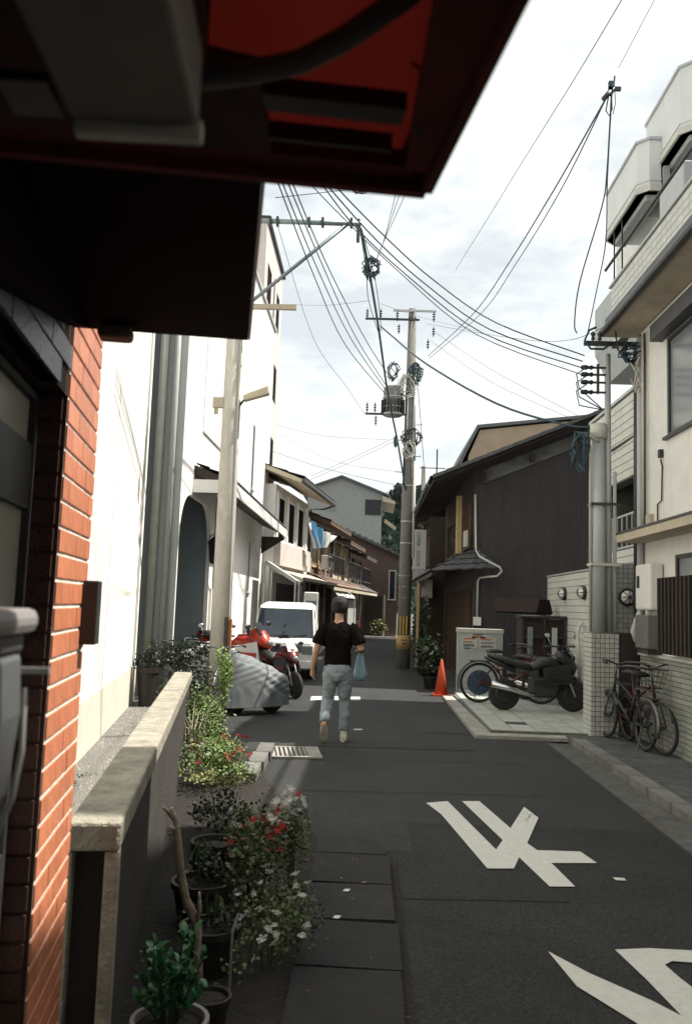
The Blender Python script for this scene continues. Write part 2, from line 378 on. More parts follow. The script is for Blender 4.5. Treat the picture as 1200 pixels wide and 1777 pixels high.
# ================================================================== SETTING
def S(name, mb, m, smooth=False):
    o = mb.build(name, m, None, smooth=smooth); o['kind'] = 'structure'; return o
S('ground', MB().poly([(-400, -60, -.02), (400, -60, -.02), (400, 600, -.02), (-400, 600, -.02)]), CONCD)
road = S('road', MB().poly([(-2.0, -6, 0), (2.58, -6, 0), (2.58, 11.2, 0), (2.3, 11.45, 0), (1.62, 11.5, 0), (1.5, 15.2, 0), (1.55, 20, 0), (1.9, 30, 0), (2.6, 46, 0), (9, 46.4, 0), (9, 49, 0), (-8, 49, 0), (-8, 46, 0), (-1.2, 46, 0), (-2.2, 36, 0), (-2.9, 24, 0), (-3.5, 15, 0), (-3.0, 10.4, 0), (-1.1, 9.6, 0), (-1.0, 6, 0), (-1.0, 2, 0)]), ASPH)
def sheet(name, pts, m, z=.004, th=.0):
    o = MB().poly([(p[0], p[1], z) for p in pts]).build(name, m, road); return o
# asphalt repairs and the darkened near sheet
sheet('asphalt_patch', [(-.95, -6), (2.28, -6), (2.28, 6.95), (.4, 6.9), (-.9, 6.8)], ASPHN, .002)  # patch below a seam, darkened further for the dim near view
for pts in ([(-.9, 10.3), (1.3, 10.45), (1.32, 11.0), (-.9, 10.85)], [(.75, 11.8), (1.35, 11.8), (1.35, 13.6), (.75, 13.6)], [(-1.0, 5.95), (.35, 6.1), (.33, 7.6), (-1.0, 7.5)], [(-.2, 20), (.5, 20), (.7, 30), (-.1, 30)]):
    sheet('asphalt_patch', pts, ASPH2)
for a, b in (((-.6, 7.9), (1.6, 8.05)), ((-.8, 5.05), (1.2, 5.2)), ((.3, 9.6), (2.4, 9.7)), ((-.5, 14.0), (1.4, 14.1))):
    sheet('asphalt_seam', [(a[0], a[1]), (b[0], b[1]), (b[0], b[1]+.012), (a[0], a[1]+.012)], SOIL, .0065)
# painted characters (traced onto the road plane)
def Z8(pts): return [G(600+x/2, 1200+y/2) for x, y in pts]
c1 = Z8([(277,390),(352,384),(520,553),(543,520),(402,384),(462,384),(570,478),(617,404),(667,442),(628,530),(662,555),(812,560),(870,600),(712,600),(794,682),(706,682),(600,580),(582,619),(490,619),(330,430)])
c2 = Z8([(700,908),(770,945),(845,985),(950,1030),(1060,1080),(1163,1133),(1110,1070),(1040,1000),(985,950),(932,902),(1050,897),(1150,899),(1260,915),(1360,960),(1420,1030),(1400,1130),(1300,1190),(1180,1250),(1090,1230),(960,1150),(870,1080),(800,1030),(745,965)])
hole = None
def paint(name, pts, z=.009):
    bm = bmesh.new(); vs = [bm.verts.new((p.x, p.y, z)) for p in pts]; f = bm.faces.new(vs); bmesh.ops.triangulate(bm, faces=[f])
    me = bpy.data.meshes.new(name); bm.to_mesh(me); bm.free(); me.materials.append(PAINT); o = bpy.data.objects.new(name, me); COL.objects.link(o); o.parent = road; return o
paint('painted_character', c1)
paint('painted_character', Z8([(700,908),(845,985),(1060,1080),(1163,1133),(1040,1005),(932,902),(1050,897),(1200,905),(1340,930),(1320,985),(1200,947),(1130,942),(1105,955),(1160,1003),(1300,1110),(1290,1260),(1120,1240),(1000,1154),(800,1030)]))
for pts in ([(540,1209),(586,1209),(588,1216),(538,1216)], [(604,1210),(624,1210),(625,1216),(604,1216)], [(628,1101),(700,1103),(702,1106),(626,1104)]):  # last polygon is a pale strip across the far road end
    paint('white_road_strip', [G(*p) for p in pts])
paint('white_road_strip', [G(*p) for p in ((1062,1525),(1082,1526),(1086,1531),(1068,1530))]); paint('white_road_strip', [G(*p) for p in ((613,1266),(628,1266),(628,1268),(614,1268))])
# left: strip behind the low wall, planting soil, gutter slabs
LR = R(9.4); LO = V((-.83, 2.28, 0))
def Lw(x, y, z=0): return LO+Matrix.Rotation(LR, 3, 'Z') @ V((x, y, z))
S('gravel_strip', MB().poly([Lw(-.95, .42, .012), Lw(0, .42, .012), Lw(.0, 12.0, .012), Lw(-.95, 12.0, .012)]), GRAV)
S('planting_bed', MB().poly([Lw(.1, -1.5, .02), (-.18, .8, .02), (-.2, 5.9, .02), (-.95, 8.4, .02), (-1.15, 9.9, .02), Lw(.1, 7.2, .02)]), SOIL)
pv = S('gutter', MB().poly([(-.35, 1.0, .006), (.24, 1.0, .006), (.24, 5.8, .006), (-.35, 5.95, .006)]), SOIL)
sl = MB().box((-.24, -.29, 0), (.24, .29, .035)).mesh('gutter_slab', mat('slab_dark', (.022, .022, .023), .9, .3, 9, .7, 90, dirt=.5, dscale=4))
for k in range(8):
    o = inst(sl, 'gutter_slab', pv, (-.05+random.uniform(-.01, .01), 1.35+k*.6, .008), (random.uniform(-.01, .01), random.uniform(-.02, .02), random.uniform(-.015, .015)))
MB().prism([(-.3, 5.86, .008), (.17, 5.86, .008), (.13, 6.15, .008), (-.02, 6.32, .008), (-.2, 6.3, .008), (-.3, 6.15, .008)], (0, 0, .035)).build('gutter_slab', mat('slab_dark', (.022, .022, .023)), pv)
kb = MB().box((-.08, -.29, 0), (.08, .29, .10)).mesh('kerb_stone', mat('kerb_grey2', (.15, .15, .14), .92, .25, 7, .6, 70, dirt=.6, dscale=2.5))
ks = S('left_kerb', MB().box((-1.16, 8.0, 0), (-1.0, 9.9, .03)), CONCD)
for k in range(3): inst(kb, 'kerb_stone', ks, (-1.07, 8.35+k*.6, .0), (0, 0, R(2)))
# drain grate
g = T('drain_grate', 'rectangular grey metal drain grate set in the road by the left kerb', 'drain grate', (-.76, 9.78, .006), R(8))
m = MB(); m.box((-.27, -.34, 0), (-.23, .34, .02)).box((.23, -.34, 0), (.27, .34, .02)).box((-.23, -.34, 0), (.23, -.3, .02)).box((-.23, .3, 0), (.23, .34, .02)); m.build('frame', CONC, g)
MB().box((-.229, -.299, 0), (.229, .299, .003)).build('pit', BLACK, g)
bar = MB().box((-.012, -.299, .0), (.012, .299, .018)).mesh('bar', CONC)
for k in range(9): inst(bar, 'bar', g, (-.2+k*.05, 0, .001))
MB().box((.12, -.299, .004), (.228, .299, .0215)).build('lid_plate', CONC, g)
# right: sidewalk, kerb, gutter, tiled apron
sw = S('sidewalk', MB().box((2.62, -6, 0), (3.62, 11.6, .07)), CONCD)
rk = S('right_kerb', MB().box((2.60, -6, 0), (2.64, 11.4, .05)), CONCD)
KRB = mat('kerb_grey', (.19, .19, .18), .92, .25, 7, .6, 70, dirt=.6, dscale=2.5)
kr = MB().box((-.085, -.293, 0), (.085, .293, .085)).mesh('kerb_stone', KRB)
for k in range(14): inst(kr, 'kerb_stone', rk, (2.68, 3.1+k*.6, 0), (0, 0, random.uniform(-.01, .01)))
S('right_gutter', MB().box((2.30, -6, .0), (2.58, 11.2, .012)), mat('gutter_grey', (.11, .11, .105), .92, .25, 7, .6, 70, dirt=.6, dscale=2.5))
ap = S('apron', MB().prism([(1.66, 11.75, 0), (3.0, 11.75, 0), (3.7, 11.75, 0), (3.7, 18.6, 0), (2.3, 18.6, 0), (1.62, 16.4, 0)], (0, 0, .07)), GROUT)
tl = MB().box((-.141, -.141, 0), (.141, .141, .012)).mesh('paving_tile', TILE)
for i in range(7):
    for j in range(18):
        x, y = 1.82+i*.3, 11.92+j*.3
        if y > 16.4 and x < 1.66+(y-16.4)*.34: continue
        if 2.1 < x < 2.4 and 12.5 < y < 12.8: continue
        inst(tl, 'paving_tile', ap, (x, y, .07), (random.uniform(-.006, .006), 0, 0))
MB().box((2.0, 12.4, .07), (2.27, 12.67, .08)).build('access_cover', CONCD, ap)
MB().prism([(1.42, 11.45, 0), (3.0, 11.45, 0), (3.0, 11.73, 0), (1.66, 11.73, 0), (1.6, 16.4, 0), (1.42, 16.4, 0)], (0, 0, .045)).build('apron_edge', CONC, ap)

# ================================================================== LEFT: brick house next to the camera
bh = T('brick_house', 'orange brick house front with a dark doorway at the left edge, nearest to the viewer', 'house', LO, LR)
MB().box((-3, -22, 0), (-.12, -2.0, 2.19)).box((-3, -22, 2.19), (-.12, .515, 10.2)).box((-3, .02, 0), (-.09, .515, 2.19)).build('wall', MORTAR, bh)
MB().box((-.09, .0, 0), (-.0035, .515, 2.19)).box((-.09, .0, 2.19), (-.0035, .515, 3.1)).build('mortar_bed', MORTAR, bh)
MB().box((-.09, -.004, 0), (-.004, -.0005, 2.19)).box((-.12, -2.0, 2.19), (-.008, -.001, 3.1)).box((-.12, -22.0, 0), (-.008, -2.0, 3.1)).build('shaded_mortar_bed', DKBR, bh)  # doorway shade put into the mortar colour too
bme = MB().box((-.05, -.0847, -.0288), (0, .0847, .0288)); bmesh_b = bme.mesh('brick', BRICK)
hme = MB().box((-.05, -.0425, -.0288), (0, .0425, .0288)).mesh('brick', BRICK)
sme_ = MB().box((-.05, -.126, -.0305), (0, .126, .0305)).mesh('brick', BRICKSH)
for j in range(44):
    z = .035+j*.0705
    if j % 2 == 0: ys = [(.086, bmesh_b), (.258, bmesh_b), (.43, bmesh_b)]
    else: ys = [(.043, hme), (.1715, bmesh_b), (.3425, bmesh_b), (.4715, hme)]
    for y, me in ys: inst(me, 'brick', bh, (random.uniform(0, .0015), y, z))
    if z > 2.19+.02:
        for k in range(6): inst(sme_, 'brick', bh, (random.uniform(0, .003), -.134-k*.26-(j % 2)*.13+.0, z))
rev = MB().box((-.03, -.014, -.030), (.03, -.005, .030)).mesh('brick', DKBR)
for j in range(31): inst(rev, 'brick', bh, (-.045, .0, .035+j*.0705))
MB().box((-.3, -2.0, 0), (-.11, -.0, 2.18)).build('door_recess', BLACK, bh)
dr = MB(); dr.box((-.105, -2, 0), (-.075, -1.93, 2.18)).box((-.105, -.045, 0), (-.075, -.012, 2.18))
for za, zb in ((0, .12), (.9, 1.0), (1.87, 2.04), (2.16, 2.18)): dr.box((-.105, -1.93, za), (-.075, -.045, zb))
dr.box((-.105, -1.02, .12), (-.076, -.95, 2.16)); door = dr.build('door', DMET, bh)
for za, zb in ((.12, .9), (1.0, 1.87), (2.04, 2.16)):
    for ya, yb in ((-1.93, -1.02), (-.95, -.046)): MB().box((-.1, ya, za), (-.092, yb, zb)).build('pane', FROST, door)
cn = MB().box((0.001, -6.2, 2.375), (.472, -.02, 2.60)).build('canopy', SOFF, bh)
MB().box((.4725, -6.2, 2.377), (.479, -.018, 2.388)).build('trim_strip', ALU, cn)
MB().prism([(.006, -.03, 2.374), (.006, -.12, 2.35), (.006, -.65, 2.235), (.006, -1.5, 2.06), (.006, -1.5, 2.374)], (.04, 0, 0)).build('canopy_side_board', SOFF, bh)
MB().box((.075, -.10, 2.335), (.165, -.03, 2.373)).build('canopy_bracket', WOOD2, bh, bevel=.012)
MB().box((.002, .42, 1.50), (.05, .50, 1.70)).build('doorbell_box', BLACK, bh, bevel=.004)
# awning
aw = T('red_awning', 'dark red cloth awning on a steel frame overhanging the top left of the view', 'awning', Lw(0, 0), LR)
m = MB()
for i in range(12):
    for j in range(8):
        def q(a, b): return (.02+a*.0545, -1.33-b*.42, 2.232+.006*math.sin(a*1.1)*math.sin(b*1.7)+b*.035)
        m.add([q(i, j), q(i+1, j), q(i+1, j+1), q(i, j+1)], [(0, 1, 2, 3)])
m.build('cloth', AWN, aw, smooth=True)
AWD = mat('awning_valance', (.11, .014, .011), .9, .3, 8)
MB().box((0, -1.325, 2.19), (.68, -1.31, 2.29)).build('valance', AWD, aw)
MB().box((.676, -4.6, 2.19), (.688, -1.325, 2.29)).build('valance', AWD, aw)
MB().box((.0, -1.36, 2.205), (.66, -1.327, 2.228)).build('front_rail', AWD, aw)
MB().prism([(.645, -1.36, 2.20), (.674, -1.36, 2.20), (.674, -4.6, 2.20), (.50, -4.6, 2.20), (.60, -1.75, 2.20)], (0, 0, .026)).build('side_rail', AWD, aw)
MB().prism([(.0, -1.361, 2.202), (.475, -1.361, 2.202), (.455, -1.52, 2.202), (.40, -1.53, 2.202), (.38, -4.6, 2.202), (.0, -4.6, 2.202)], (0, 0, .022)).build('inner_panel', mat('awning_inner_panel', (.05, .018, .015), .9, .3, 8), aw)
for y, h in ((-1.40, .008), (-1.487, .032), (-1.95, .03), (-2.5, .04)): MB().box((.40, y, 2.203), (.62, y+h, 2.225)).build('crossbar', BLACK, aw)
arm = [PY(*p) for p in ((345, 136, .86), (430, 126, .85), (520, 108, .84), (600, 66, .82), (700, -4, .79), (760, -60, .77))]
MB().tube(arm, .0125, 8).build('folding_arm', mat('arm_grey', (.10, .10, .10), .7), aw, w=True, smooth=True)
MB().tube([PY(*p) for p in ((722, 238, .95), (735, 180, .93), (760, 110, .92), (768, 40, .9))], .003, 6).build('cord', DMET, aw, w=True, smooth=True)
hb = T('fixture_box', 'grey metal box with a pale lower lip hanging under the red awning', 'fixture box', (-.22, .6, 0), R(4))
MB().box((-.058, -.35, 2.085), (.06, .148, 2.16)).build('housing', mat('housing_grey', (.24, .23, .21), .7, .1, 5), hb, bevel=.006)
MB().box((-.056, .15, 2.075), (.062, .166, 2.095)).build('lip', PVCL, hb, bevel=.003)
MB().box((-.11, .10, 2.09), (-.066, .155, 2.10)).build('bracket', DMET, hb)
# mailbox
mbx = T('mailbox', 'grey metal mailbox with a pale slot fixed at the left edge beside the doorway', 'mailbox', Lw(0, -1.22, 0), LR)
MB().prism([(.0, -.26, 1.33), (.15, -.26, 1.33), (.185, -.26, 1.40), (.195, -.26, 1.5), (.19, -.26, 1.575), (.0, -.26, 1.575)], (0, .27, 0)).build('body', mat('mailbox_grey', (.09, .095, .10), .45, .1, 5), mbx, bevel=.008)
MB().box((.0, -.27, 1.60), (.205, .03, 1.632)).build('lid', POTG, mbx, bevel=.012)
MB().box((.0, -.27, 1.577), (.19, .015, 1.599)).build('lid_rim', DMET, mbx, bevel=.004)
MB().tube([(.17, .014, 1.335), (.19, .014, 1.39), (.198, .014, 1.45), (.196, .014, 1.53)], .004, 6).build('edge_trim', ALU, mbx)
MB().box((.03, .011, 1.50), (.185, .024, 1.53)).build('slot', PVCL, mbx, bevel=.003)
MB().box((.03, .011, 1.548), (.225, .02, 1.556)).build('slot', ALU, mbx)
MB().ell((.15, .03, 1.37), .018, .02, .018).build('knob', CHROME, mbx, smooth=True)
# low concrete wall
lw = T('low_concrete_wall', 'low weathered concrete wall with a flat cap running along the left, plants beside it', 'wall', LO, LR)
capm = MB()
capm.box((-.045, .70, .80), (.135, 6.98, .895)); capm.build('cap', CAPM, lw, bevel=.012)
MB().box((-.03, .80, 0), (.115, 6.96, .798)).build('wall_body', mat('wall_side_shade', (.045, .038, .034), .95, .3, 6, .6, 50, dirt=.7, dscale=3), lw)  # shade of the sides put into a darker colour, with patchy dirt
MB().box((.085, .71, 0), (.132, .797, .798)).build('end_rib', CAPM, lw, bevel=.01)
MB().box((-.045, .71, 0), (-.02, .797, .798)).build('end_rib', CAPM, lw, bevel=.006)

# ================================================================== LEFT: plain white building
wb = T('plain_white_building', 'sunlit plain white rendered building behind the low concrete wall', 'building', LO, LR)
MB().box((-9, .53, .60), (-.94, 12.06, 9.2)).build('wall', STUC, wb)
MB().box((-9, .53, 0), (-.925, 12.07, .595)).build('plinth', STUCB, wb)
for y in (4.2, 8.2): MB().box((-.9405, y, .6), (-.936, y+.008, 9)).build('control_joint', POTG, wb)
MB().tube([(-.925, 11.5, .7), (-.925, 11.52, 8.8)], .012, 6).build('cable_conduit', PVCL, wb)
# ================================================================== LEFT: white building with arch
ab = T('arched_white_building', 'white rendered building with an arched porch, slim windows and a tiled pent roof', 'building', (-3.3, 14.7, 0))
A = MB(); TOP = 10.3
yA, yB, zs, zt = .06, 3.0, 2.75, 3.55
holes = [(yA, yB, 0, zt), (3.4, 4.6, .0, 3.9), (8.4, 8.85, 4.7, 6.5), (5.3, 5.7, 1.7, 3.1), (8.6, 9.0, 1.9, 3.3)]
wall_open(A, 0, 0, 12.3, 0, TOP, holes, .08, -1)
n = 10; rr = .8     # rounded shoulders of the arch
for sg, y0 in ((1, yA), (-1, yB)):
    arc = [V((0, y0+sg*rr*(1-math.cos(t)), zt-rr+rr*math.sin(t))) for t in [math.pi/2*i/n for i in range(n+1)]]
    A.prism(arc+[V((0, y0, zt))], (-.08, 0, 0))
A.box((-6, 0, 0), (-.08, .055, TOP)).box((-6, .055, TOP-.2), (-.08, 12.3, TOP)).box((-6, 12.05, 0), (-.08, 12.3, TOP-.2)); A.build('wall', STUC, ab)
MB().box((-6, -.012, 0), (-.002, -.001, TOP)).build('end_wall_shade', SHADW, ab)  # thin facing that colours the white end wall with its teal shade
PORCH = mat('porch_teal_shade', (.21, .265, .285), .9, .05, 2, .3, 80)  # shade inside the porch put into the wall colour
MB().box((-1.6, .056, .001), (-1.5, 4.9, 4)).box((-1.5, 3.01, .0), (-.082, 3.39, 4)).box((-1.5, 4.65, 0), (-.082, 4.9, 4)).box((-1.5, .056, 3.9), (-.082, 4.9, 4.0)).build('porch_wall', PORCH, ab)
MB().box((-1.49, .9, .0), (-1.45, 1.8, 2.1)).build('door', BLACK, ab)
MB().box((-1.45, 4.60, 3.15), (-.26, 4.64, 3.4)).build('beam', DRED, ab)
fb = MB().box((.06, 1.95, TOP-.12), (-.3, 2.0, TOP-.05)); 
window(ab, 0, 8.4, 8.85, 4.7, 6.5, -1); window(ab, 0, 5.3, 5.7, 1.7, 3.1, -1); window(ab, 0, 8.6, 9.0, 1.9, 3.3, -1)
fr = MB().box((.0, 1.6, 4.9), (.012, 1.63, 7.6)).box((0, 1.6, 4.87), (.03, 5.4, 4.9)).box((.0, 5.37, 4.9), (.012, 5.4, 7.6)).build('panel_frame', PVC, ab)
MB().box((.001, 3.4, 4.9), (.008, 3.42, 7.6)).build('panel_joint', POTG, ab)
MB().box((-.02, -.03, TOP), (.06, 12.33, TOP+.1)).build('parapet_cap', PVC, ab)
for x, r_ in ((-.17, .055), (-.40, .075), (-.62, .05)):
    p = MB().tube([(x, -.1, .25), (x, -.1, 9.8)], r_, 12)
    p.build('drain_pipe', PVC if r_ < .07 else PVCL, ab, smooth=True)
MB().box((.001, 3.12, .0), (.05, 3.22, 1.9)).build('gate_post', WHITEP, ab)
pr = MB(); kawara(pr, (.75, 1.0, 3.86), (.75, 11.2, 3.86), (.02, 1.0, 4.16), (.02, 11.2, 4.16), 36, 3); pr.build('pent_roof', KAWARA, ab)
MB().hexa([(.02, 1.0, 3.95), (.74, 1.0, 3.66), (.74, 11.2, 3.66), (.02, 11.2, 3.95), (.02, 1.0, 4.13), (.74, 1.0, 3.84), (.74, 11.2, 3.84), (.02, 11.2, 4.13)]).build('pent_roof_board', WOOD, ab)
MB().box((.741, 1.0, 3.60), (.775, 11.2, 3.82)).box((.0, .96, 3.62), (.775, .998, 3.86)).build('fascia', WHITEP, ab)
bk = MB().prism([(.02, -.03, 3.1), (.02, -.03, 3.62), (.7, -.03, 3.62), (.7, -.03, 3.55)], (0, .06, 0)).mesh('roof_bracket', WOOD)
for y in (11.1,): inst(bk, 'roof_bracket', ab, (0, y, 0))
lt = T('wall_lantern', 'black wall lantern hanging beside the arched porch', 'lantern', (-3.22, 17.6, 0))
MB().lathe([(.02, 2.95), (.12, 2.85), (.13, 2.83), (.10, 2.8)], n=8).build('cap', BLACK, lt)
MB().lathe([(.10, 2.8), (.07, 2.45), (.04, 2.4)], n=6).build('glass_body', GLASS, lt)
MB().tube([(-.08, 0, 2.95), (0, 0, 3.02), (0, 0, 2.93)], .012, 6).build('bracket', BLACK, lt)

# ================================================================== LEFT: tall building
tb = T('tall_apartment_building', 'tall pale pink apartment building with two columns of dark windows on the left', 'apartment building', (-3.75, 27.2, 0))
A = MB(); hl = []
for fl, z in enumerate((.9, 3.7, 6.3, 9.0, 11.7)):
    for y in (.7, 3.3): hl.append((y, y+1.15, z, z+1.35))
wall_open(A, 0, 0, 5.2, 0, 14.2, hl, .3, -1); A.box((-7, 0, 0), (-.3, .3, 14.2)).box((-7, 4.9, 0), (-.3, 5.2, 14.2)).box((-7, .3, 13.9), (-.3, 4.9, 14.2)); A.build('wall', PINK, tb)
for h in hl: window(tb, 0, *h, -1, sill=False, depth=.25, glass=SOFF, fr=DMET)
MB().tube([(.06, 2.55, 0), (.06, 2.55, 13.2)], .05, 8).build('drain_pipe', PVC, tb, smooth=True)
MB().box((-.2, -.05, 14.2), (.1, 5.3, 14.32)).build('parapet_cap', DMET, tb)

# ================================================================== LEFT: row of old houses further down
HR = -math.atan(.115)
def Hw(s, x=0): return V((-3+x, 26, 0))+V((math.sin(-HR), math.cos(HR), 0))*s
def downpipe(par, x, y, z0, z1, m=PVCL): MB().tube([(x, y, z0), (x, y, z1)], .035, 8).build('drain_pipe', m, par, smooth=True)
h1 = T('eaved_white_house', 'two storey pale house with deep white eaves, dark windows and a white balcony panel', 'house', Hw(0.3)+V((.0, 0, 0)), HR)
hl = [(.4, 1.5, 3.6, 5.0), (2.0, 3.1, 3.6, 5.0), (3.6, 4.7, 3.6, 5.0), (.6, 4.9, .2, 2.3)]
A = MB(); wall_open(A, 0, 0, 5.5, 0, 5.3, hl, .2, -1); A.box((-6, 0, 0), (-.2, .2, 5.3)).box((-6, 5.3, 0), (-.2, 5.5, 5.3)).build('wall', STUC2, h1)
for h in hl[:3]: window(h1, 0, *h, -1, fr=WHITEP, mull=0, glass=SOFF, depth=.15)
MB().box((-.3, .6, .2), (-.25, 4.9, 2.3)).build('garage_shutter', DMET, h1)
for y in (.12, 1.62, 3.22, 4.82): MB().box((.001, y, 3.3), (.05, y+.22, 5.1)).build('white_pilaster', WHITEP, h1)
MB().prism([(-.4, -.3, 5.75), (.85, -.3, 5.3), (.85, -.3, 5.42), (-.4, -.3, 5.9)], (0, 6.2, 0)).build('roof_eave', BEIGE, h1)
A = MB(); kawara(A, (.95, -.35, 5.45), (.95, 6.0, 5.45), (-4, -.35, 7.0), (-4, 6.0, 7.0), 22, 9); A.build('roof', KAWARA, h1)
MB().box((.86, -.35, 5.33), (.96, 6.0, 5.43)).build('gutter', DMET, h1)
MB().tube([(.9, 5.95, 5.35), (.5, 5.95, 5.2), (.06, 5.6, 5.15), (.06, 5.6, .3)], .035, 8).build('drain_pipe', DMET, h1, smooth=True)
MB().prism([(.002, -.0, 2.8), (.22, -.0, 2.8), (.22, -.0, 3.5), (.002, -.0, 3.6)], (0, 5.0, 0)).build('balcony_panel', PINK, h1)
MB().prism([(.002, -.3, 2.6), (1.0, -.3, 2.3), (1.0, -.3, 2.42), (.002, -.3, 2.73)], (0, 6.2, 0)).build('lower_eave', BEIGE, h1)
MB().box((1.0, -.3, 2.34), (1.1, 5.9, 2.44)).build('gutter', DMET, h1)
def machiya(name, label, s0, ln, zt_, wallm, roofm, seed, xo=0, tip=.8, yel=False):
    rd = random.Random(seed)
    h = T(name, label, 'house', Hw(s0, xo), HR)
    hl = [(.5, ln*.45, 3.1, 4.1), (ln*.55, ln-.4, 3.1, 4.1), (.4, ln*.4, .3, 2.0), (ln*.5, ln-.4, .1, 2.0)]
    A = MB(); wall_open(A, 0, 0, ln, 0, zt_, hl, .15, -1); A.box((-6, 0, 0), (-.15, .15, zt_)).box((-6, ln-.15, 0), (-.15, ln, zt_)).build('wall', wallm, h)
    for k, q in enumerate(hl): window(h, 0, *q, -1, glass=GLASSL if k < 2 else GLASS, fr=WOOD if k > 1 else LWOOD, mull=3 if k < 2 else 4)
    for k in range(4): MB().box((.001, k*(ln-.14)/3, 0), (.05, k*(ln-.14)/3+.14, zt_-.05)).build('post', LWOOD if (yel and k in (1, 2)) else (WOOD2 if k % 2 else BEIGE), h)
    A = MB(); kawara(A, (tip, -.2, zt_), (tip, ln+.2, zt_), (-3.5, -.2, zt_+1.7), (-3.5, ln+.2, zt_+1.7), int(ln*3), 10); A.build('roof', roofm, h)
    MB().prism([(tip, -.18, zt_-.12), (tip, -.18, zt_-.01), (-3.5, -.18, zt_+1.67), (-3.5, -.18, zt_+1.5)], (0, ln+.36, 0)).build('roof_board', WOOD2, h)
    A = MB(); kawara(A, (1.0, -.1, 2.35), (1.0, ln+.1, 2.35), (.05, -.1, 2.8), (.05, ln+.1, 2.8), int(ln*3), 3); A.build('lower_roof', roofm, h)
    MB().prism([(.05, -.08, 2.6), (.98, -.08, 2.2), (.98, -.08, 2.33), (.05, -.08, 2.76)], (0, ln+.16, 0)).build('lower_roof_board', BEIGE, h)
    # balcony rail
    A = MB().box((.62, .3, 3.55), (.67, ln-.3, 3.6)).box((.62, .3, 2.85), (.67, ln-.3, 2.9))
    A.build('balcony_rail', DMET, h); bme = MB().box((-.012, -.012, 0), (.012, .012, .65)).mesh('baluster', DMET)
    for k in range(int((ln-.6)/.22)): inst(bme, 'baluster', h, (.645, .4+k*.22, 2.9))
    downpipe(h, .08, ln-.05, .2, zt_-.2, PVCL)
    return h
mA = machiya('old_townhouse', 'old townhouse with a blue and white sheet hung from its balcony', 6.3, 5.2, 4.75, BROWNW, KAWARAB, 1, yel=True)
mB = machiya('old_townhouse', 'old wooden townhouse with pale yellow posts, right of the blue sheet', 11.8, 5.0, 4.4, BEIGE, KAWARAB, 2, yel=True)
mC = machiya('old_townhouse', 'old wooden townhouse at the far end of the left row with pale lower roof', 17.1, 4.2, 4.1, BEIGE, KAWARA, 3, tip=.9)
# hanging sheet
A = MB(); pc = [PY(531, 897, 32.5), PY(579, 933, 33.6), PY(567, 950, 33.3), PY(548, 952, 32.9)]
tl_, tr_, br_, bl_ = PY(529, 894, 29.6), PY(580, 930, 31.0), PY(564, 950, 30.6), PY(545, 952, 30.0)
rows = []; nn = 14
for j in range(7):
    for i in range(nn+1):
        u, v_ = i/nn, j/6; p = (tl_*(1-u)+tr_*u)*(1-v_)+(bl_*(1-u)+br_*u)*v_
        rows.append(p+V((.10*math.sin(i*1.9+v_*2), -.08*math.cos(i*1.9), -.18*math.sin(u*3.1)*(1-v_)*.4)))
def stripe_sheet(nm, sel, m_):
    A = MB()
    for j in range(6):
        for i in range(nn):
            if sel(i): A.add([rows[j*(nn+1)+i], rows[j*(nn+1)+i+1], rows[(j+1)*(nn+1)+i+1], rows[(j+1)*(nn+1)+i]], [(0, 1, 2, 3)])
    return A
sh = T('hanging_sheet', 'blue and white striped sheet hanging crumpled under the brown roof', 'sheet', (tl_.x, tl_.y, 0))
stripe_sheet('a', lambda i: i in (2, 3, 6, 7, 8, 11), BLUET).build('blue_stripe', BLUET, sh, w=True, smooth=True)
stripe_sheet('b', lambda i: i not in (2, 3, 6, 7, 8, 11), WHITEP).build('white_stripe', COVW, sh, w=True, smooth=True)
# carport / canvas roof left of the van
cp = T('canvas_lean_to', 'pale sloping canvas lean-to roof above the white van', 'lean-to', (-3.0, 24.4, 0))
MB().prism([(0, 0, 2.75), (.05, 0, 2.85), (.95, 0, 2.3), (.9, 0, 2.22)], (0, 1.4, 0)).build('canvas', COVW, cp)
for x, z in ((.0, 2.75), (.88, 2.25)):
    for y in (.03, 1.36): MB().box((x, y-.02, 0), (x+.04, y+.02, z)).build('post', ALU, cp)
vb = T('vending_box', 'small white box unit standing by the pale canvas lean-to', 'box unit', (-1.9, 25.3, 0), R(6))
MB().box((0, 0, 0), (.42, .5, 2.0)).build('cabinet', WHITEP, vb, bevel=.03); MB().box((.06, -.012, 1.1), (.36, -.001, 1.75)).build('panel', GLASSL, vb)
ca = T('pale_shop_canopy', 'pale curved shop canopy sheltering the old townhouse front behind the man', 'canopy', Hw(7.0, 1.0), HR)
A = MB(); A.add([(-.95+x_, y_*4.6, 2.5-.5*(x_/1.0)**1.6+.03*math.sin(y_*20)) for y_ in [k/10 for k in range(11)] for x_ in [k/6 for k in range(7)]], [(j*7+i, j*7+i+1, (j+1)*7+i+1, (j+1)*7+i) for j in range(10) for i in range(6)]); A.build('cloth', COVW, ca, smooth=True)
MB().box((.03, 0, 1.95), (.07, 4.6, 1.99)).build('front_bar', WHITEP, ca)
for y in (.02, 4.54): MB().box((.02, y, 0), (.06, y+.04, 1.95)).build('post', WHITEP, ca)
sc_ = T('slatted_screen', 'row of pale vertical slats standing before the far old townhouses', 'screen', Hw(13.0, .55), HR)
sm_ = MB().box((0, 0, .05), (.03, .09, 1.9)).mesh('slat', WHITEP)
for k in range(16): inst(sm_, 'slat', sc_, (0, k*.17, 0))
MB().box((-.04, 0, 1.5), (-.002, 2.75, 1.55)).box((-.04, 0, .3), (-.002, 2.75, .35)).build('rail', BEIGE, sc_)
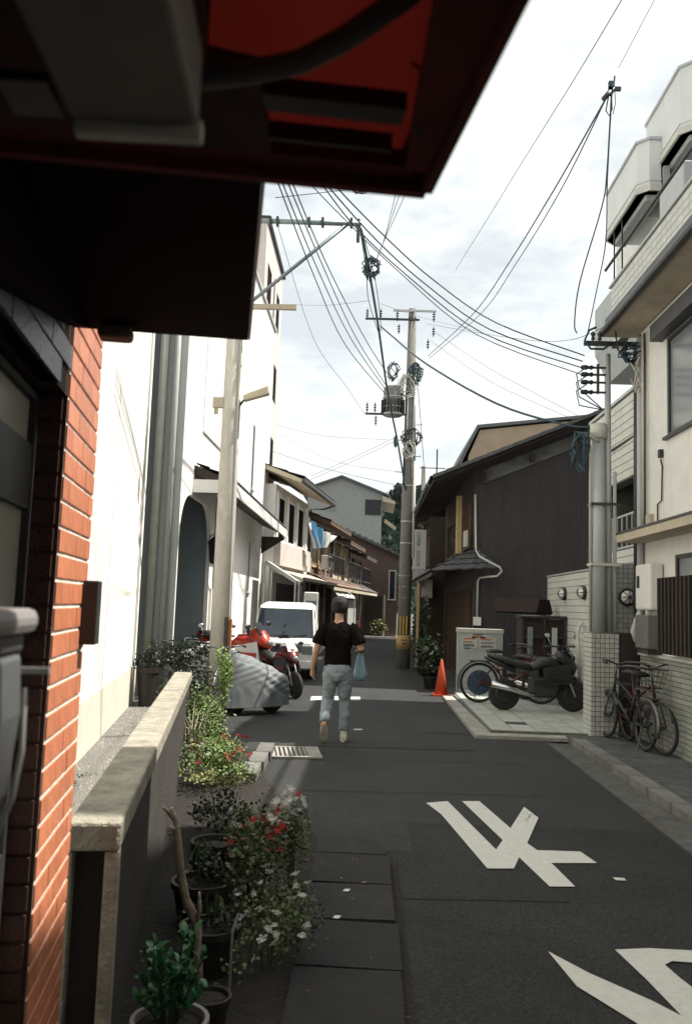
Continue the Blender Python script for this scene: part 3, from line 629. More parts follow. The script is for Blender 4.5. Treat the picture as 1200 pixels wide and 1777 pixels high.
for s0_, z_, l_ in ((7.4, 3.0, 'air conditioner on the balcony below the blue sheet'), (14.6, 2.95, 'air conditioner on the balcony of the far old townhouse')):
    ac = T('air_conditioner', 'small white '+l_, 'air conditioner', Hw(s0_, .25)+V((0, 0, z_)), HR, 'air conditioners'); MB().box((0, 0, 0), (.3, .75, .55)).build('casing', WHITEP, ac, bevel=.02); MB().lathe([(0, .302), (.2, .302), (.2, .31), (0, .31)], c=(0, .3, .28), n=16, axis='x').build('fan_grille', DMET, ac)
# brown gable end house closing the street
bg_ = T('brown_gable_house', 'brown rendered house with a sloping tiled roof closing the end of the street', 'house', (-3.2, 48.6, 0))
MB().prism([(0, 0, 0), (4.75, 0, 0), (4.75, 0, 4.5), (2.4, 0, 5.5), (0, 0, 6.5)], (0, 6, 0)).build('wall', BROWNW, bg_)
MB().prism([(-.3, -.35, 6.65), (5.0, -.35, 4.4), (5.0, -.35, 4.55), (-.3, -.35, 6.82)], (0, 6.6, 0)).build('roof', KAWARA, bg_)
f = MB().box((4.25, -.04, 2.1), (4.3, -.001, 3.7)).box((4.6, -.04, 2.1), (4.65, -.001, 3.7)).box((4.3, -.04, 3.65), (4.6, -.001, 3.7)).box((4.2, -.06, 2.02), (4.7, -.001, 2.09)).build('window', PVCL, bg_)
MB().box((4.3, -.02, 2.1), (4.6, -.005, 3.65)).build('pane', GLASS, f)
MB().box((4.0, -.05, 0), (4.1, -.001, 2.3)).build('post', BEIGE, bg_); MB().box((2.9, -.03, 0), (3.9, -.001, 2.2)).build('door', WOOD, bg_)
kwr = MB().lathe([(.0, 0), (.07, 0), (.07, .25), (.0, .25)], n=8, axis='y').mesh('eave_tile', KAWARA)
for k in range(16): inst(kwr, 'eave_tile', bg_, (-.2+k*.345, -.5, 6.76-k*.1465), (0, 0, 0))
# grey gable house behind
gg = T('grey_gable_house', 'tall grey gabled house rising behind the old row, with a deep side eave', 'house', (-4.1, 62, 0))
MB().prism([(0, 0, 0), (4.8, 0, 0), (4.8, 0, 9.2), (4.8, 0, 9.75), (1.85, 0, 10.9), (-.6, 0, 10.0), (-.6, 0, 0)], (0, 9, 0)).build('wall', GREYW, gg)
MB().prism([(1.85, -.3, 11.0), (5.4, -.3, 9.65), (5.4, -.3, 9.5), (1.85, -.3, 10.86), (-1.1, -.3, 9.75), (-1.1, -.3, 9.9)], (0, 9.6, 0)).build('roof', KAWARA, gg)
MB().box((3.6, -.06, 8.2), (4.75, -.002, 9.3)).build('loggia_window', GLASS, gg)
MB().box((4.801, 1, 4.8), (4.86, 2.2, 7)).build('window', GLASS, gg); MB().box((1.0, -.04, 8.4), (1.5, -.002, 9.1)).build('window', GLASSL, gg)
MB().hexa([(4.81, -.2, 9.2), (5.75, -.2, 9.0), (5.75, 6, 9.0), (4.81, 6, 9.2), (4.81, -.2, 9.62), (5.75, -.2, 9.2), (5.75, 6, 9.2), (4.81, 6, 9.62)]).build('side_eave', BEIGE, gg)

# ================================================================== RIGHT: white house with balconies (near)
rw = T('white_balcony_building', 'white rendered building on the right with dark framed windows and tiled balconies above', 'building', (3.6, 0, 0))
hl = [(8.2, 10.6, 3.85, 5.1), (8.6, 10.35, 1.25, 2.38)]
A = MB(); wall_open(A, 0, -22.0, 11.62, 1.18, 5.5, hl, .25, 1)
A.box((.25, 11.4, 1.18), (6, 11.62, 5.5)).box((.25, -22.0, 1.18), (6, -21.8, 5.5)).box((.8, 7.4, 1.3), (.9, 10.9, 5.4)).build('wall', STUC2, rw)
for h, mu in ((hl[0], 1), (hl[1], 1)): window(rw, 0, *h, 1, glass=GLASSL, fr=DMET, mull=mu, depth=.16)
MB().box((-.16, 7.6, 5.1), (-.002, 10.75, 5.3)).build('window_hood', DMET, rw)
MB().box((-.02, -22.0, 0), (6, 11.6, 1.14)).build('tiled_base', GROUT, rw)
field(rw, 'base_tile', mat('base_tile_m', (.36, .375, .33), .7, .2, 4, .3, 60, dirt=.5, dscale=2), (-.02, 11.6, .0), (0, -1, 0), (0, 0, 1), 12, 19, .3, .06, .008, .008, stag=.0)
MB().box((-.06, 1.0, 1.142), (.02, 11.6, 1.178)).build('base_coping', PVCL, rw)
led = MB().box((-.35, 1.0, 2.60), (-.003, 11.55, 2.70)).build('ledge', BEIGE, rw); MB().box((-.36, 1.0, 2.703), (-.003, 11.55, 2.73)).build('ledge_flashing', DMET, led)
# eave slab + gutter at z 5.5
MB().hexa([(-.46, -22, 5.52), (5, -22, 5.52), (5, 11.9, 5.52), (-.46, 11.9, 5.52), (-.42, -22, 5.66), (5, -22, 5.66), (5, 11.9, 5.66), (-.42, 11.9, 5.66)]).build('eave_slab', BEIGE, rw)
MB().tube([(-.50, -22, 5.52), (-.50, 11.75, 5.52)], .05, 8).build('gutter', DMET, rw, smooth=True)
MB().box((-.44, 1.0, 5.665), (-.3, 11.8, 5.74)).build('roof_edge', KAWARA, rw)
par = MB().box((-.05, -22.0, 5.67), (.07, 12.9, 6.62)).build('parapet', GROUT, rw)
ptile = mat('parapet_tile', (.52, .535, .51), .5, .08, 4, .1, 60)
field(par, 'tile', ptile, (-.05, 12.88, 5.68), (0, -1, 0), (0, 0, 1), 26, 9, .19, .103, .007, .008)
MB().box((-.08, -22.0, 6.625), (.1, 12.95, 6.66)).build('parapet_cap', PVC, rw)
MB().tube([(-.14, 1.0, 6.9), (-.14, 12.9, 6.9)], .022, 8).build('handrail', DMET, rw)
# penthouse walls and top balconies
MB().box((1.5, 1.0, 5.67), (6, 13.8, 9.0)).build('upper_wall', SHADW, rw)
MB().box((.6, -22, 5.67), (1.49, 7.4, 8.95)).box((.6, 4.05, 8.951), (1.49, 5.45, 9.75)).build('upper_mass', STUC2, rw)  # unseen near storey, added and stepped to shade the low wall cap
MB().box((.9, 9.0, 5.9), (1.28, 10.6, 7.7)).build('door_frame_panel', ALU, rw); MB().box((.88, 9.15, 6.0), (.895, 10.45, 7.6)).build('pane', GLASS, rw)
BALM = mat('balcony_render', (.66, .68, .67), .8, .05, 4, .15, 120, dirt=.25, dscale=2)
def arc_c(cx, cy, r0, a0, a1, n=1): return [(cx+r0*math.cos(R(a0+(a1-a0)*i/n)), cy+r0*math.sin(R(a0+(a1-a0)*i/n))) for i in range(n+1)]
def balcony(nm, x, y0, y1, zb, zt2, xin):
    def ring(e, rr):
        return [(xin, y1+e)]+arc_c(x+.14, y1-.14, .14+e, 90, 180)+arc_c(x+.14, y0+.14, .14+e, 180, 270)+[(xin, y0-e)]
    def slab(e, za, zc, m_, n_, par):
        mb = MB(); mb.prism([(p[0], p[1], za) for p in ring(e, 0)], (0, 0, zc-za)); return mb.build(n_, m_, par)
    o = slab(0, zb, zt2, BALM, nm, rw)
    slab(.035, zb+.0, zb+.10, PVCL, 'moulding', o); slab(.02, zb+.16, zb+.20, BALM, 'moulding', o); slab(.03, zt2+.002, zt2+.045, PVC, 'coping', o); slab(-.12, zb-.09, zb-.002, SHADW, 'soffit', o)
balcony('top_balcony', .60, 11.6, 13.4, 8.45, 9.45, 3.2)
balcony('top_balcony', .28, 12.55, 14.5, 8.02, 8.83, .595)
MB().box((.58, 13.42, 8.02), (3.2, 14.5, 8.83)).build('top_balcony_side', BALM, rw)
for x, y in ((.62, 12.5), (.75, 11.6), (.75, 10.4)): MB().box((x, y, 5.67), (x+.09, y+.09, 8.40)).build('balcony_post', PVC, rw)
fw_ = MB()
for y in (9.6, 10.7, 11.8, 12.9): fw_.box((1.40, y, 5.7), (1.48, y+.08, 8.3))
fw_.box((1.40, 9.68, 8.2), (1.48, 12.9, 8.3)); fw_.build('window', ALU, rw); MB().box((1.485, 9.6, 5.7), (1.495, 12.9, 8.25)).build('window_glass', GLASS, rw)
A = MB()
for y in (13.5, 13.95): A.box((.28, y, 7.1), (.30, y+.025, 8.0))
A.box((.28, 13.1, 7.55), (.30, 14.0, 7.58)).box((.28, 13.1, 7.1), (.30, 14.0, 7.13)); A.build('balcony_rail', DMET, rw)
MB().box((.15, 10.4, 6.66), (.6, 11.3, 7.35)).build('outdoor_unit', PVC, rw, bevel=.02)
# wall conduits near the corner
for y, r_, m_, z0, z1 in ((11.5, .045, PVC, 1.3, 5.4), (11.38, .02, PVCL, 2.8, 5.4), (11.3, .012, DMET, 2.8, 5.4), (11.66, .04, DMET, 1.4, 5.35)):
    MB().tube([(-.05, y, z0), (-.05, y, z1)], r_, 8).build('conduit', m_, rw, smooth=True)
MB().tube([(-.02, 10.9, 2.8), (-.02, 10.9, 3.05), (-.02, 10.75, 3.08), (-.02, 10.72, 3.5), (-.02, 10.78, 3.6)], .01, 6).build('wall_cable', DMET, rw)
MB().box((-.05, 11.1, 2.74), (-.002, 11.3, 2.95)).build('junction_box', BEIGE, rw); MB().box((-.05, 10.72, 3.62), (-.002, 10.8, 3.72)).build('junction_box', DMET, rw)
# meter boxes / water heater
hu = T('water_heater', 'white wall mounted water heater above a grey unit beside the dark fence bars', 'water heater', (3.42, 11.0, 0))
MB().box((0, -.28, 1.72), (.175, .30, 2.3)).build('casing', WHITEP, hu, bevel=.03)
MB().box((-.02, .12, 2.0), (.0, .18, 2.15)).build('vent', DMET, hu)
MB().tube([(.08, .25, 1.75), (.05, .36, 1.6), (.02, .42, 1.45), (.06, .42, 1.32)], .045, 8).build('flue_pipe', PVCL, hu, smooth=True)
gu = T('outdoor_unit', 'dark grey outdoor unit mounted beneath the white water heater', 'outdoor unit', (3.40, 11.0, 0))
MB().box((0, -.25, 1.24), (.19, .25, 1.66)).build('casing', mat('unit_grey', (.13, .125, .125), .6, .1, 5), gu, bevel=.02)
MB().box((.02, -.2, 1.18), (.17, .2, 1.235)).build('bracket', DMET, gu)
# window bars
fb = T('window_bars', 'dark slatted window guard in front of the ground floor window', 'window guard', (3.42, 9.0, 0))
sme = MB().box((-.016, -.02, 1.22), (.016, .02, 2.1)).mesh('slat', WOOD)
for k in range(15): inst(sme, 'slat', fb, (0, 1.38-k*.125, 0))
MB().box((.018, -.6, 1.34), (.05, 1.46, 1.39)).box((.018, -.6, 1.9), (.05, 1.46, 1.95)).build('rail', WOOD, fb)
MB().box((.05, -.55, 1.34), (.17, -.5, 1.39)).box((.05, 1.38, 1.34), (.17, 1.43, 1.39)).build('bracket', WOOD, fb)

# ================================================================== RIGHT: tiled building (set back) with lamps
tw = T('pale_tiled_building', 'pale horizontally tiled building set back behind the white building on the right', 'building', (3.85, 0, 0))
hl = [(12.2, 15.6, 2.65, 3.75)]
A = MB(); wall_open(A, 0, 11.7, 15.3, 2.3, 5.0, [(12.0, 15.1, 2.65, 3.7)], .2, 1); A.box((.2, 15.0, 0), (5, 15.3, 5.0)).box((1.4, 11.7, 0), (1.5, 15.0, 5)).box((.2, 11.7, 4.8), (1.4, 15.0, 5.0)).box((.2, 11.7, 2.3), (1.4, 15, 2.5)).build('wall', GROUT, tw)
t2 = mat('long_tile', (.58, .585, .54), .55, .06, 4, .1, 60)
field(tw, 'wall_tile', t2, (0, 15.28, 3.72), (0, -1, 0), (0, 0, 1), 9, 10, .39, .126, .008, .008, stag=0)
field(tw, 'wall_tile', t2, (0, 15.28, 2.31), (0, -1, 0), (0, 0, 1), 9, 3, .39, .11, .008, .008)
MB().box((-.03, 11.7, 5.003), (.2, 15.33, 5.05)).build('coping', PVC, tw)
A = MB().hexa([(.55, 12.9, 6.0), (4, 12.9, 6.0), (4, 16.2, 6.0), (.55, 16.2, 6.0), (.35, 12.9, 6.6), (4, 12.9, 6.6), (4, 16.4, 6.6), (.35, 16.4, 6.6)]).box((.35, 12.9, 6.601), (4, 16.4, 7.5)).build('upper_mass', SHADW, tw)
MB().box((.7, 12.9, 7.502), (4, 16.2, 8.8)).build('upper_mass', STUC2, tw)
MB().box((1.2, 12.9, 5.05), (4, 15.9, 6.0)).build('core', SHADW, tw)
MB().tube([(.0, 12.6, 4.3), (-.03, 13.9, 4.28)], .02, 6).build('diagonal_stay', DMET, tw)
A = MB().box((-.0, 12.05, 2.66), (.03, 15.0, 2.69))
for k in range(12): A.box((.0, 12.1+k*.26, 2.69), (.02, 12.12+k*.26, 3.15))
A.box((0, 12.05, 3.15), (.03, 15, 3.18)); A.build('balcony_rail', PVC, tw)
# lamp wall (street facing) + grid tile return
lwl = T('tiled_lamp_wall', 'pale tiled boundary wall carrying round lamps behind the parked scooters', 'wall', (3.7, 0, 0))
MB().box((0, 13.0, 0), (.14, 18.2, 2.38)).build('wall_core', GROUT, lwl)
field(lwl, 'wall_tile', t2, (0, 18.18, .02), (0, -1, 0), (0, 0, 1), 13, 20, .398, .1175, .008, .008)
MB().box((-.02, 13.0, 2.383), (.16, 18.22, 2.41)).build('coping', PVC, lwl)
gt = T('grid_tile_panel', 'square tiled wall panel facing the viewer with one round lamp', 'wall panel', (3.3, 12.35, 0))
MB().box((0, 0, 0), (.62, .12, 2.38)).build('core', GROUT, gt)
t3 = mat('square_tile', (.40, .43, .42), .5, .14, 4, .1, 60)
field(gt, 'square_tile', t3, (0, 0, 1.33), (1, 0, 0), (0, 0, 1), 9, 15, .068, .07, .006, .006)
def lamp(x, y, z, ang, lab):
    l = T('round_wall_lamp', lab, 'wall lamp', (x, y, z), ang, 'round caged wall lamps')
    MB().lathe([(.0, 0), (.115, 0), (.125, -.02), (.115, -.05), (.0, -.05)], n=20, axis='y').build('ring', BLACK, l)
    A = MB(); A.lathe([(.098, -.045), (.09, -.085), (.06, -.115), (.02, -.128), (.001, -.13)], n=18, axis='y'); A.build('glass_dome', WHITEP, l, smooth=True)
    A = MB()
    for k in range(4):
        a = math.pi*k/4; A.tube([(.112*math.cos(a)*c, -.05-.09*math.sqrt(max(0, 1-c*c)), .112*math.sin(a)*c) for c in (-1, -.8, -.4, 0, .4, .8, 1)], .005, 5)
    A.build('cage', BLACK, l)
lamp(3.62, 12.34, 1.90, 0, 'round caged lamp facing the viewer on the square tiled panel')
lamp(3.69, 15.0, 2.01, R(-90), 'round caged lamp in side view nearest the concrete pole, on the tiled wall')
lamp(3.69, 16.5, 2.01, R(-90), 'round caged lamp in side view, leftmost on the tiled wall')
# tiled pillar with a dark box standing in for the shaded recess
tp = T('tiled_pillar', 'square tiled pillar at the kerb with a dark shaded-recess box at its right', 'pillar', (2.94, 11.62, 0))
MB().box((0.004, 0.004, 0), (.366, .4, 1.4)).build('core', GROUT, tp)
field(tp, 'pillar_tile', TILE, (.0, .004, .0), (1, 0, 0), (0, 0, 1), 6, 22, .0617, .0635, .007, .006)
field(tp, 'pillar_side_tile', TILE, (.004, .4, .0), (0, -1, 0), (0, 0, 1), 5, 22, .078, .0635, .007, .006, joined=True)
MB().box((.372, .02, 0), (.68, .38, 1.41)).build('recess_shade', mat('recess_shade_brown', (.028, .02, .018), .5, .3, 6), tp)

# ================================================================== RIGHT: big dark townhouse
dh = T('dark_townhouse', 'large old townhouse with a charcoal clad side wall and deep tiled eaves on the right', 'house', (2.28, 19.0, 0))
# corrugated side wall following the roof slope
def roofz(x): return 4.78+.43*(x)      # underside of the roof at local x
A = MB(); n_ = 150; xs = [i*4.6/n_ for i in range(n_+1)]
vs = []; 
for i, x in enumerate(xs):
    d = (-.012 if i % 2 else 0); vs += [(x, d, 0), (x, d, roofz(x)-.02)]
A.add(vs, [(2*i, 2*i+2, 2*i+3, 2*i+1) for i in range(n_)]); A.build('corrugated_cladding', CHAR, dh)
MB().prism([(0, .01, 0), (4.6, .01, 0), (4.6, .01, roofz(4.6)-.1), (0, .01, roofz(0)-.1)], (0, .15, 0)).build('side_wall', CHAR, dh)
# plaster strip with brackets under the roof edge
MB().prism([(.15, -.05, roofz(.15)-.42), (3.6, -.05, roofz(3.6)-.42), (3.6, -.05, roofz(3.6)-.12), (.15, -.05, roofz(.15)-.12)], (0, .03, 0)).build('plaster_strip', mat('grimy_plaster', (.14, .14, .13), .9, .3, 5, .2, 60, dirt=.7, dscale=2), dh)
for x in (.1, 1.15, 2.2, 3.3): MB().box((x, -.16, roofz(x)-.34), (x+.1, -.052, roofz(x)-.16)).build('purlin_end', WOOD, dh)
MB().prism([(-.98, -.5, roofz(-.98)+.0), (4.4, -.5, roofz(4.4)), (4.4, -.5, roofz(4.4)+.09), (-.98, -.5, roofz(-.98)+.09)], (0, 8.2, 0)).build('roof_board', WOOD, dh)
A = MB(); kawara(A, (-1.05, -.55, roofz(-1.05)+.1), (-1.05, 7.8, roofz(-1.05)+.1), (4.4, -.55, roofz(4.4)+.1), (4.4, 7.8, roofz(4.4)+.1), 28, 20); A.build('roof', KAWARA, dh)
for k in range(19):
    x = -1.0+k*.285; MB().prism([(x, -.60, roofz(x)+.08), (x+.28, -.60, roofz(x+.28)+.08), (x+.28, -.60, roofz(x+.28)+.15), (x, -.60, roofz(x)+.165)], (0, .1, 0)).build('verge_tile', KAWARA, dh)
MB().tube([(-1.1, -.5, roofz(-1.1)-.02), (-1.1, 7.7, roofz(-1.1)-.06)], .05, 8).build('gutter', KAWARA, dh, smooth=True)
A = MB(); hl = [(.5, 3.0, 3.1, 4.1), (3.6, 7.0, 3.1, 4.1), (.5, 2.4, .1, 2.1), (2.9, 4.6, .1, 2.1), (5.0, 7.2, .1, 2.1)]
wall_open(A, 0, .17, 7.6, 0, 4.75, hl, .12, 1); A.box((.12, 7.45, 0), (4.5, 7.6, 4.6)).build('front_wall', WOOD, dh)
for k, q in enumerate(hl): window(dh, 0, *q, 1, glass=GLASSL if k == 2 else GLASS, fr=WOOD2, mull=5)
lat = MB().box((-.04, -.02, 0), (-.002, .02, 1.0)).mesh('lattice_slat', WOOD2)
for k in range(22): inst(lat, 'lattice_slat', dh, (-.005, .55+k*.115, 3.1))
lat2 = MB().box((-.05, -.025, 0), (-.002, .025, 2.0)).mesh('lattice_slat', WOOD2)
for k in range(30): inst(lat2, 'lattice_slat', dh, (-.01, .55+k*.21, .1))
MB().box((-.30, 1.2, 2.95), (-.18, 1.32, 4.3)).build('corner_post', LWOOD, dh)
for k in range(3): MB().box((-.2+.0, .2+k*.16, 3.05), (-.14, .26+k*.16, 3.4)).build('rail_post', PVCL, dh)
MB().box((-1.0, 4.5, 0), (-.93, 4.57, 2.4)).build('eave_post', LWOOD, dh)
# pent roof wrapping the corner
A = MB(); kawara(A, (-1.0, -.55, 2.45), (-1.0, 9.5, 2.45), (-.02, -.1, 2.98), (-.02, 9.5, 2.98), 34, 4)
kawara(A, (.45, -.60, 2.55), (-1.0, -.60, 2.43), (.0, -.02, 2.98), (-.02, -.02, 2.98), 5, 4); A.build('pent_roof', KAWARA, dh)
MB().hexa([(-.98, -.5, 2.33), (-.02, -.1, 2.80), (-.02, 9.4, 2.80), (-.98, 9.4, 2.33), (-.98, -.5, 2.42), (-.02, -.1, 2.94), (-.02, 9.4, 2.94), (-.98, 9.4, 2.42)]).build('pent_roof_board', WOOD, dh)
dp = [PY(*p) for p in ((824, 858, 18.9), (825, 955, 18.9), (832, 966, 18.5), (850, 976, 18.35), (866, 984, 18.3), (870, 991, 18.3), (862, 1000, 18.35), (845, 1001, 18.5), (831, 1003, 18.9), (828, 1010, 18.9), (827, 1072, 18.9))]
MB().tube(dp, .022, 8).build('drain_pipe', PVCL, dh, w=True, smooth=True)
mc = PY(827, 1078, 18.9); MB().box(mc+V((-.08, -.05, -.09)), mc+V((.08, .04, .09))).build('meter_box', WHITEP, dh, w=True)
# house behind with tan wall
th_ = T('tan_house', 'tan rendered house rising behind the dark townhouse roof', 'house', (3.0, 27.2, 0))
MB().prism([(0, 0, 0), (4.2, 0, 0), (4.2, 0, 7.85), (.35, 0, 7.35), (0, 0, 6.5)], (0, 6, 0)).build('wall', TAN, th_)
MB().prism([(-.25, -.1, 6.2), (.3, -.1, 7.40), (4.3, -.1, 7.92), (4.3, -.1, 8.0), (.25, -.1, 7.5), (-.35, -.1, 6.25)], (0, 6.2, 0)).build('roof', KAWARA, th_)
MB().box((-.3, -.02, 5.7), (.25, -.002, 6.2)).build('lower_wall', BROWNW, th_)
# farther houses on the right
fh = T('shuttered_house', 'dark two storey wooden house beyond the big townhouse on the right', 'house', (1.95, 28.8, 0))
A = MB(); hl = [(.6, 3.2, 3.0, 4.0), (3.8, 6.4, 3.0, 4.0), (.6, 3.0, .3, 2.1), (3.6, 6.4, .1, 2.1)]
wall_open(A, 0, 0, 7, 0, 4.7, hl, .15, 1); A.box((.15, 0, 0), (5, .15, 4.7)).build('wall', WOOD, fh)
for q in hl: window(fh, 0, *q, 1, glass=GLASSL, fr=WOOD2, mull=3)
A = MB(); kawara(A, (-.7, -.3, 4.6), (-.7, 7.2, 4.6), (4, -.3, 6.2), (4, 7.2, 6.2), 24, 9); A.build('roof', KAWARA, fh)
A = MB(); kawara(A, (-.8, -.2, 2.4), (-.8, 7.2, 2.4), (0, -.2, 2.8), (0, 7.2, 2.8), 24, 3); A.build('lower_roof', KAWARA, fh)
MB().box((-.5, .2, 3.6), (-.45, 3.2, 3.65)).box((-.5, .2, 3.0), (-.45, 3.2, 3.05)).build('balcony_rail', WHITEP, fh)
MB().box((-.25, -.35, 2.0), (.1, -.15, 2.6)).build('air_conditioner', WHITEP, fh)
fh2 = T('far_grey_house', 'small grey house at the far right end of the street behind the utility pole', 'house', (2.35, 36.4, 0))
MB().box((0, 0, 0), (5, 9, 4.4)).build('wall', GREYW, fh2); MB().prism([(-.5, -.3, 4.3), (5, -.3, 5.9), (5, -.3, 6.05), (-.5, -.3, 4.45)], (0, 9.6, 0)).build('roof', KAWARA, fh2)
MB().box((-.04, .6, .4), (-.002, 3, 2.1)).build('window', GLASS, fh2); MB().box((.5, -.04, 1.0), (1.6, -.002, 2.1)).build('window', GLASSL, fh2)
# hill
A = MB(); HN = 60; HM = 14
def hz(i, j):
    x = -30+i*(150/HN); r_ = random.Random(i*97+j*13).uniform(-1.1, 1.1)
    base = 31+10*math.sin((x+8)/26)+3*math.sin(x/7)
    return x, 230+j*10, max(0, base*math.sin(math.pi*.5*min(1, j/8))**.8+r_*1.2*(j > 0))
vs = [hz(i, j) for j in range(HM) for i in range(HN+1)]
A.add(vs, [(j*(HN+1)+i, j*(HN+1)+i+1, (j+1)*(HN+1)+i+1, (j+1)*(HN+1)+i) for j in range(HM-1) for i in range(HN)])
hill = S('hill', A, HILLM, smooth=True)
A = MB(); rd = random.Random(5)
for k in range(9000):
    i, j = rd.uniform(8, HN*.55), rd.uniform(0, 8.6); x, y, z = hz(int(i), int(j)); x += rd.uniform(-1.5, 1.5); y += rd.uniform(-5, 5)
    x2, y2, z2 = hz(int(i), min(HM-1, int(j)+1)); z = z+(z2-z)*(j-int(j))
    s_ = rd.uniform(.7, 1.7); c = V((x, y, z+rd.uniform(0, 2.2)))
    a = rd.uniform(0, 6.3); u = V((math.cos(a), math.sin(a)*.5, rd.uniform(-.4, .4)))*s_; q = V((-math.sin(a)*.4, rd.uniform(-.6, .2), 1))*s_*.8
    A.add([c-u, c-q*.6, c+u, c+q], [(0, 1, 2, 3)])
fo = A.build('forest', HILLM); tag(fo, 'dark wooded hillside beyond the end of the street', 'forest', kind='stuff')

# ================================================================== UTILITY POLES
p1 = T('utility_pole', 'pale concrete utility pole on the left with a rusty board and long braced arm', 'utility pole', (-2.36, 13.9, 0), 0, 'utility poles')
MB().tube([(0, 0, 0), (.0, 0, 4), (0, 0, 9.6)], [.165, .150, .115], 20).build('shaft', POLEC, p1, smooth=True)
MB().box((.13, -.13, .42), (.19, -.02, 1.37)).build('guard_board', RUST, p1, bevel=.006); MB().box((.085, -.165, .40), (.128, -.05, 1.40)).build('guard_backing', DMET, p1)
for z in (.02+.5, 1.3, 2.15, 4.3, 5.15, 6.6): MB().tube([(0, 0, z), (0, 0, z+.035)], .166-.005*z, 20).build('band', POLED if z < 2 else PVC, p1, smooth=True)
MB().tube([(.08, 0, 8.04), (2.02, 0, 8.02)], .045, 8).build('crossarm', mat('galv', (.20, .25, .27), .5, .1, 5, metal=.3), p1, smooth=True)
MB().tube([(.12, 0, 6.52), (1.78, 0, 8.0)], .032, 8).build('brace', mat('galv', (.20, .25, .27)), p1, smooth=True)
for x in (.5, .62, 1.15, 1.38, 1.86): MB().box((x-.02, -.06, 7.96), (x+.02, .06, 8.1)).build('clamp', DMET, p1)
MB().tube([(1.98, 0, 8.1), (1.98, 0, 7.7)], .03, 6).build('cable_clamp', DMET, p1)
MB().box((.1, -.05, 6.5), (1.0, .03, 6.58)).build('short_arm', BEIGE, p1)
MB().box((-.30, -.09, 4.80), (-.12, .0, 4.97)).box((-.28, -.06, 4.7), (-.22, .0, 4.8)).build('bracket_box', BEIGE, p1)
lp_ = T('street_lamp', 'pale street lamp head on a bracket on the left utility pole', 'street lamp', (-2.36, 13.9, 0))
MB().hexa([(.2, -.10, 4.92), (.62, -.10, 5.05), (.62, .06, 5.05), (.2, .06, 4.92), (.18, -.08, 5.02), (.60, -.08, 5.20), (.60, .04, 5.20), (.18, .04, 5.02)]).build('lamp_shade', BEIGE, lp_, bevel=.02)
MB().tube([(.1, -.02, 4.8), (.2, -.02, 4.95), (.3, -.02, 5.05)], .02, 6).build('bracket', DMET, lp_)
sg = mat('label_green', (.1, .3, .25), .6)
MB().tube([(.15, -.1, 1.4), (.13, -.1, 3.0), (.115, -.1, 7.5)], .014, 6).build('pole_cable', PVCL, p1)

p2 = T('utility_pole', 'dark concrete utility pole with a transformer and yellow stripes', 'utility pole', (.97, 23.9, 0), 0, 'utility poles')
MB().tube([(0, 0, 0), (0, 0, 4), (0, 0, 7), (0, 0, 10.1)], [.19, .165, .14, .11], 20).build('shaft', POLED, p2, smooth=True)
MB().tube([(0, -.0, 9.82), (0, 0, 9.84)], .12, 12).build('cap_band', DMET, p2)
for x, z, xa, xb in ((0, 9.98, -.55, .66), (0, 9.72, -1.33, .2), (0, 6.98, -1.25, -.1)):
    MB().box((xa, -.17, z), (xb, -.11, z+.05)).build('crossarm', DMET if z < 9.9 else PVC, p2)
def insul(x, y, z, n_=3, r_=.045, down=True):
    A = MB(); s_ = -1 if down else 1
    A.tube([(x, y, z), (x, y, z+s_*.07*(n_+1))], .015, 6)
    for k in range(n_): A.lathe([(.015, z+s_*.07*(k+.6)), (r_, z+s_*.07*(k+.9)), (.015, z+s_*.07*(k+1.2))], c=(x, y, 0), n=10)
    return A
for x, z, d in ((-.43, 9.98, 1), (.60, 9.98, 1), (-.38, 9.6, 1), (.6, 9.55, 1), (-1.28, 9.77, 0), (-.9, 9.77, 0), (-.95, 6.95, 1), (-.98, 7.05, 0), (-1.2, 7.05, 0), (.45, 8.9, 0)):
    insul(x, -.14, z, 3, .05, bool(d)).build('insulator', DMET, p2, smooth=True)
tr = MB().lathe([(.0, 6.95), (.24, 6.97), (.27, 7.02), (.27, 7.75), (.22, 7.82), (.0, 7.85)], c=(-.48, -.05, 0), n=20).build('transformer', mat('transformer_grey', (.20, .19, .175), .6, .15, 6, dirt=.4), p2, smooth=True)
fin = MB().box((.25, -.01, 7.05), (.33, .01, 7.42)).mesh('cooling_fin', DMET)
for k in range(18): inst(fin, 'cooling_fin', tr, (-.48, -.05, 0), (0, 0, k*math.pi/9))
for z in (7.0, 7.2, 7.48): MB().lathe([(.275, z), (.29, z), (.29, z+.03), (.275, z+.03)], c=(-.48, -.05, 0), n=20).build('band', PVC, tr)
rd = random.Random(3)
def loops(cx, cy, cz, rx, rz, n_, r_, seed):
    rd = random.Random(seed); A = MB()
    for k in range(n_):
        pts = []; a0 = rd.uniform(0, 6); sx = rd.uniform(.4, 1)
        for i in range(9):
            a = a0+i*rd.uniform(.5, .9); pts.append((cx+rx*sx*math.cos(a)+rd.uniform(-.05, .05), cy+rd.uniform(-.15, .15), cz+rz*math.sin(a)*rd.uniform(.6, 1)))
        A.tube(pts, r_, 5)
    return A
loops(-.5, -.1, 8.25, .22, .32, 6, .012, 1).build('wire_coil', CABLE, p2)
loops(.12, -.12, 8.2, .20, .35, 12, .014, 2).build('wire_coil', CABLE, p2)
loops(-.1, -.15, 7.8, .3, .4, 10, .013, 6).build('wire_coil', PVCL, p2)
loops(.05, -.12, 6.35, .3, .32, 10, .014, 4).build('wire_coil', DMET, p2)
loops(.0, -.14, 6.0, .2, .3, 8, .014, 9).build('wire_coil', PVCL, p2)
